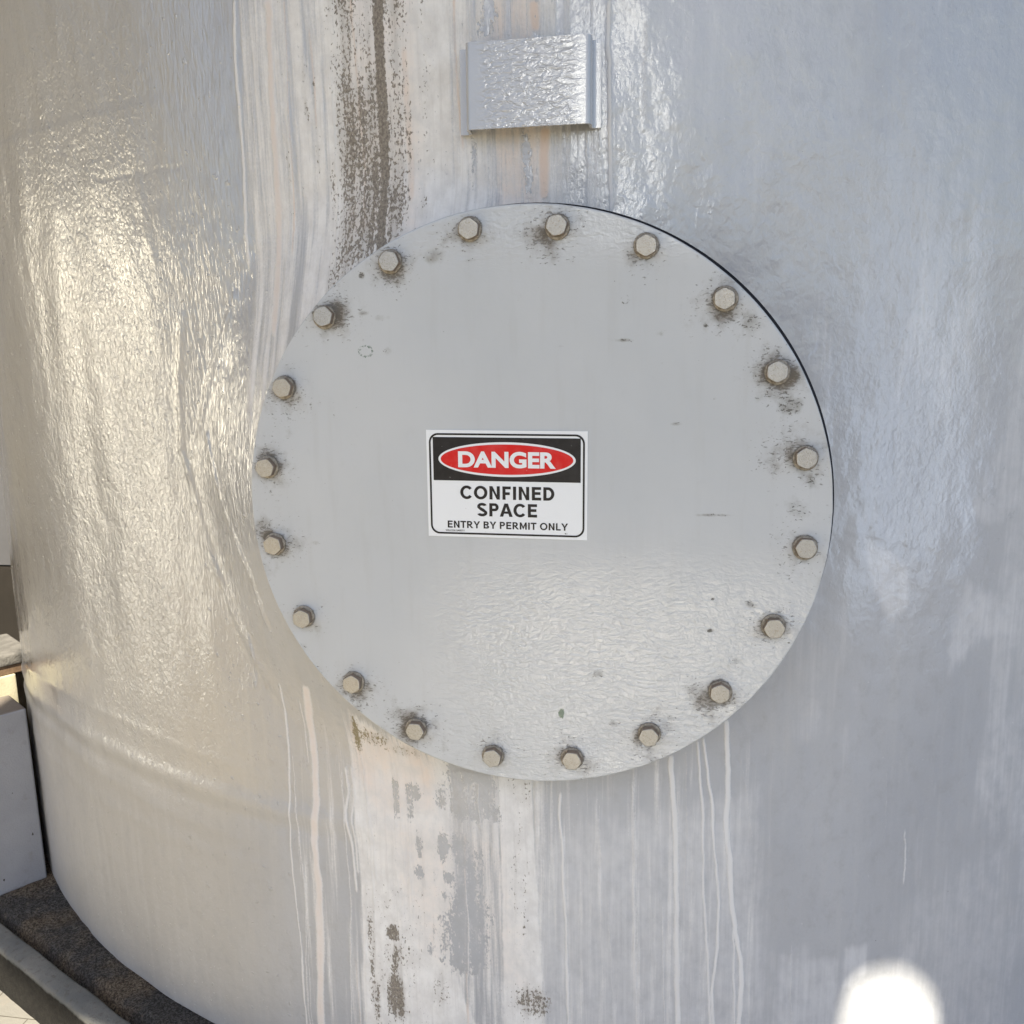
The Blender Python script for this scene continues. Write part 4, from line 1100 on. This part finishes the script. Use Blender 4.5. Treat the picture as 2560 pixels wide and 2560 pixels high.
def rendered_mat(name, c1, c2, dirt, top=None):
    k = NT(name)
    o = k.obj()
    a = k.noise(o, 8, 5, 0.6); b = k.noise(o, 45, 5, 0.6); c = k.noise(o, 260, 4, 0.6)
    col = k.mix(k.sm(a, 0.3, 0.7), c1, c2)
    col = k.mix(k.math('MULTIPLY', k.sm(b, 0.52, 0.75), 0.4), col, dirt)
    col = k.mix(k.sm(k.noise(o, 75, 2, 0.5), 0.75, 0.77), col, (0.05, 0.045, 0.04))
    if top:                          # brown mixed in on the upward face
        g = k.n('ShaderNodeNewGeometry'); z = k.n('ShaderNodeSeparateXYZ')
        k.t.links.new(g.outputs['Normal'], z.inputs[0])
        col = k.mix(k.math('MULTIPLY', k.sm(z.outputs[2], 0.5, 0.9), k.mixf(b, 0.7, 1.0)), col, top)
    return k.out(col, 0.75, k.bump(k.math('ADD', b, c), 0.0015, 0.6), spec=0.3)

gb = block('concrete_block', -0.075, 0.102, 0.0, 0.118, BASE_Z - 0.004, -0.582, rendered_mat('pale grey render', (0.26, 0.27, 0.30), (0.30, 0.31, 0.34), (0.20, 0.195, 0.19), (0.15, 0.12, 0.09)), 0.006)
tag(gb, 'smooth pale grey block standing on the dirty plinth against the tank', 'block')
cb = block('timber_box', -0.06, 0.124, 0.130, 0.36, GROUND_Z, -0.541, rendered_mat('cream painted timber', (0.40, 0.365, 0.25), (0.46, 0.42, 0.30), (0.30, 0.25, 0.16)), 0.003)
tag(cb, 'cream painted box in sunlight behind the grey block', 'box')
pb = block('shaded_side_block', 0.10, 0.20, 0.20, 0.34, GROUND_Z, -0.548, simple_mat('shaded cream timber', (0.16, 0.125, 0.08), (0.23, 0.185, 0.125), 0.8, 30, 0.001), 0.003)  # darker block painted as the shaded side of the cream box
tag(pb, 'shaded cream timber block painted dark as the shaded side of the cream box', 'post')
bb = block('timber_board', -0.1, 0.150, 0.136, 0.30, -0.5405, -0.519, simple_mat('brown weathered timber', (0.10, 0.062, 0.035), (0.17, 0.115, 0.07), 0.8, 40, 0.001), 0.002)
tag(bb, 'brown timber board lying on the cream box', 'board')
sb = block('stone_slab', -0.09, 0.165, 0.128, 0.31, -0.5185, -0.489, simple_mat('grey slate', (0.10, 0.095, 0.085), (0.17, 0.16, 0.145), 0.8, 35, 0.003), 0.008)
tag(sb, 'rough grey stone slab on top of the brown board', 'slab')

# dark shed wall far behind, seen in the sliver left of the tank
shed = empty('shed_wall', (-2.7, 2.06, GROUND_Z), 'shed wall with dark brown base behind the slab stack', 'wall')
def slabbox(name, x0, x1, y0, y1, z0, z1, mat, parent, bev=0.004):
    bm = bmesh.new()
    bmesh.ops.create_cube(bm, size=1)
    for v in bm.verts:
        v.co = Vector(((x0 + x1) / 2 + v.co.x * (x1 - x0), (y0 + y1) / 2 + v.co.y * (y1 - y0), (z0 + z1) / 2 + v.co.z * (z1 - z0)))
    bmesh.ops.bevel(bm, geom=list(bm.edges), offset=bev, segments=2, affect='EDGES')
    if parent:
        for v in bm.verts:
            v.co -= parent.location
    return from_bm(name, bm, mat, parent)
slabbox('wall_panel', -7.0, -1.95, 2.02, 2.10, -0.645, 4.0, simple_mat('grey sheet wall', (0.07, 0.07, 0.075), (0.09, 0.09, 0.095), 0.7, 3, 0.001), shed)
slabbox('base_panel', -7.0, -1.95, 2.0, 2.10, GROUND_Z, -0.649, simple_mat('dark brown panel', (0.013, 0.0105, 0.008), (0.022, 0.018, 0.014), 0.6, 5, 0.001), shed)
bm = bmesh.new()
bmesh.ops.create_uvsphere(bm, u_segments=16, v_segments=8, radius=0.013)
for v in bm.verts:
    v.co.y *= 0.6
rv = from_bm('rivet', bm, simple_mat('dull rivet', (0.35, 0.33, 0.3), (0.5, 0.48, 0.45), 0.4, 60, 0.0005, 0.5, 0.5), shed, True)
rv.location = Vector((-2.401, 1.999, -0.979)) - shed.location

# ---------------------------------------------------------------- unseen things added to shade and light the tank
def can(p, zc):
    d = (zc - p[2]) / TO_SUN.z
    return (p[0] + TO_SUN.x * d, p[1] + TO_SUN.y * d)
ZC = 2.35
def shell_pt(u, z):
    return (TANK_R * math.sin(u / TANK_R), AXIS_Y - TANK_R * math.cos(u / TANK_R), z)
notch = [can(shell_pt(u, z), ZC) for u, z in ((.462, -.92), (.466, -.8317), (.4735, -.7768), (.490, -.757), (.510, -.748), (.5404, -.746), (.565, -.752), (.5859, -.7681), (.606, -.790), (.6209, -.8156), (.6283, -.8547), (.632, -.93))]
front = [can(p, ZC) for p in ((-1.150, .318, -1.05), (-.935, .205, -1.05), (-.5, .10, -1.04), (0, .03, -1.02), (.3, .05, -1.0))]
yf = min(notch[0][1], -2.62)
edge = [(-1.3, 3.6), (-1.25, 0.8), (-.98, -.55), (-.84, -1.05), (-.755, -1.42), (-.690, -1.66), (-.665, -1.83), (-.66, -2.05), (-.58, -2.28)] + front[:5] + [(notch[0][0] - 0.002, yf)] + notch + [(notch[-1][0] + 0.002, yf - 0.02), (2.5, yf - 0.05), (2.5, 3.6)]
bm = bmesh.new()
lo = [bm.verts.new((x, y, ZC)) for x, y in edge]
hi = [bm.verts.new((x, y, ZC + 0.03)) for x, y in edge]
bm.faces.new(lo); bm.faces.new(hi[::-1])
n = len(edge)
for i in range(n):
    bm.faces.new((lo[i], hi[i], hi[(i + 1) % n], lo[(i + 1) % n]))
bmesh.ops.recalc_face_normals(bm, faces=bm.faces)
can_o = from_bm('shade_canopy', bm, simple_mat('pale roof sheet', (0.55, 0.55, 0.55), (0.62, 0.62, 0.6), 0.6, 2, 0.001))  # unseen canopy added and outlined to cast the tank's shade
tag(can_o, 'unseen flat pale sheet added above the tank to shade it', 'shade_canopy')

# unseen wall added to cut the left sky, with a sheet reflecting sun
side = slabbox('added_wall', -0.1, 0.1, -1.7, 2.0, 0, 5.0, simple_mat('dull brown cladding', (0.20, 0.17, 0.11), (0.25, 0.215, 0.145), 0.7, 2, 0.001), None, 0.01)
side.location = (-4.0, 0.0, GROUND_Z)
tag(side, 'unseen tall dull brown wall added on the left to cut the sky', 'wall')
sh_m = NT('galvanised steel')
so = sh_m.obj()
sh_m.out(sh_m.mix(sh_m.noise(so, 25, 4), (0.62, 0.60, 0.54), (0.76, 0.74, 0.67)), sh_m.mixf(sh_m.noise(so, 12, 4), 0.46, 0.60), None, 0.5, 1.0)
SHEET_TILT = 26
gs = slabbox('reflector_sheet', -0.48, 0.48, -0.004, 0.004, 0, 2.05, sh_m.m, None, 0.002)
gs.rotation_euler = (R(-SHEET_TILT), 0, R(66))
gs.location = (-3.04, -0.55, GROUND_Z + 0.003)
tag(gs, 'unseen galvanised sheet added as a sun reflector, leaning back on the left', 'metal sheet')

st = NT('bare steel plate')
so = st.obj()
st.out(st.mix(st.noise(so, 8, 5), (0.55, 0.53, 0.50), (0.70, 0.68, 0.64)), st.mixf(st.noise(so, 14, 4), 0.42, 0.58), None, 0.5, 1.0)
sp = slabbox('reflector_plate', -0.62, 0.62, -1.15, 1.15, 0, 0.008, st.m, None, 0.002)  # unseen plate added to reflect sun into the lower cover
sp.location = (-0.08, -2.7, GROUND_Z + 0.002)
sp.rotation_euler.z = R(4)
tag(sp, 'unseen steel plate added flat on the ground to reflect sun at the cover', 'steel plate')

# unseen low shed added behind the viewer so its metal roof gives glints
low = empty('added_shed', (-1.2, -10, GROUND_Z), 'unseen low shed added for its bluish metal roof reflecting at the tank', 'shed')
rm = NT('zinc roof')
so = rm.obj()
rm.out(rm.mix(rm.noise(so, 3, 5), (0.52, 0.57, 0.65), (0.62, 0.67, 0.75)), rm.mixf(rm.noise(so, 6, 4), 0.46, 0.58), None, 0.5, 1.0)
slabbox('wall', -4.6, 0.8, -14.6, -7.1, GROUND_Z, 0.86, simple_mat('shed wall paint', (0.30, 0.30, 0.29), (0.36, 0.36, 0.35), 0.7, 2, 0.001), low, 0.01)
bm = bmesh.new()
q = [(-4.8, -6.9, 0.88), (1.0, -6.9, 0.88), (1.0, -15.0, 6.6), (-4.8, -15.0, 6.6)]
a = [bm.verts.new(Vector(p) - low.location) for p in q]
b = [bm.verts.new(Vector(p) - low.location + Vector((0, -0.02, 0.05))) for p in q]
bm.faces.new(a); bm.faces.new(b[::-1])
for i in range(4):
    bm.faces.new((a[i], b[i], b[(i + 1) % 4], a[(i + 1) % 4]))
bmesh.ops.recalc_face_normals(bm, faces=bm.faces)
from_bm('roof', bm, rm.m, low)

# added bluish reflector sheet by a canopy post to the right, for glints in the paint
pm = simple_mat('post steel', (0.30, 0.31, 0.32), (0.38, 0.39, 0.40), 0.5, 6, 0.001)
for px, py in ((2.42, -2.55), (2.42, 1.6), (-1.15, 3.4)):
    po = slabbox('added_post', -0.04, 0.04, -0.04, 0.04, 0, ZC - GROUND_Z - 0.003, pm, can_o, 0.004)  # unseen posts added under the canopy
    po.location = (px, py, GROUND_Z)
zs = NT('blue grey zinc sheet')
so = zs.obj()
zs.out(zs.mix(zs.noise(so, 25, 4), (0.46, 0.57, 0.76), (0.55, 0.66, 0.84)), zs.mixf(zs.noise(so, 12, 4), 0.46, 0.54), None, 0.5, 1.0)
g2 = slabbox('zinc_reflector', -0.45, 0.45, -0.004, 0.004, 0, 6.2, zs.m, None, 0.002)
g2.rotation_euler = (R(-60), 0, R(-135))
g2.location = (2.96, -2.01, GROUND_Z + 0.003)
tag(g2, 'unseen bluish zinc sheet added as a reflector, leaning outwards on the right', 'metal sheet')
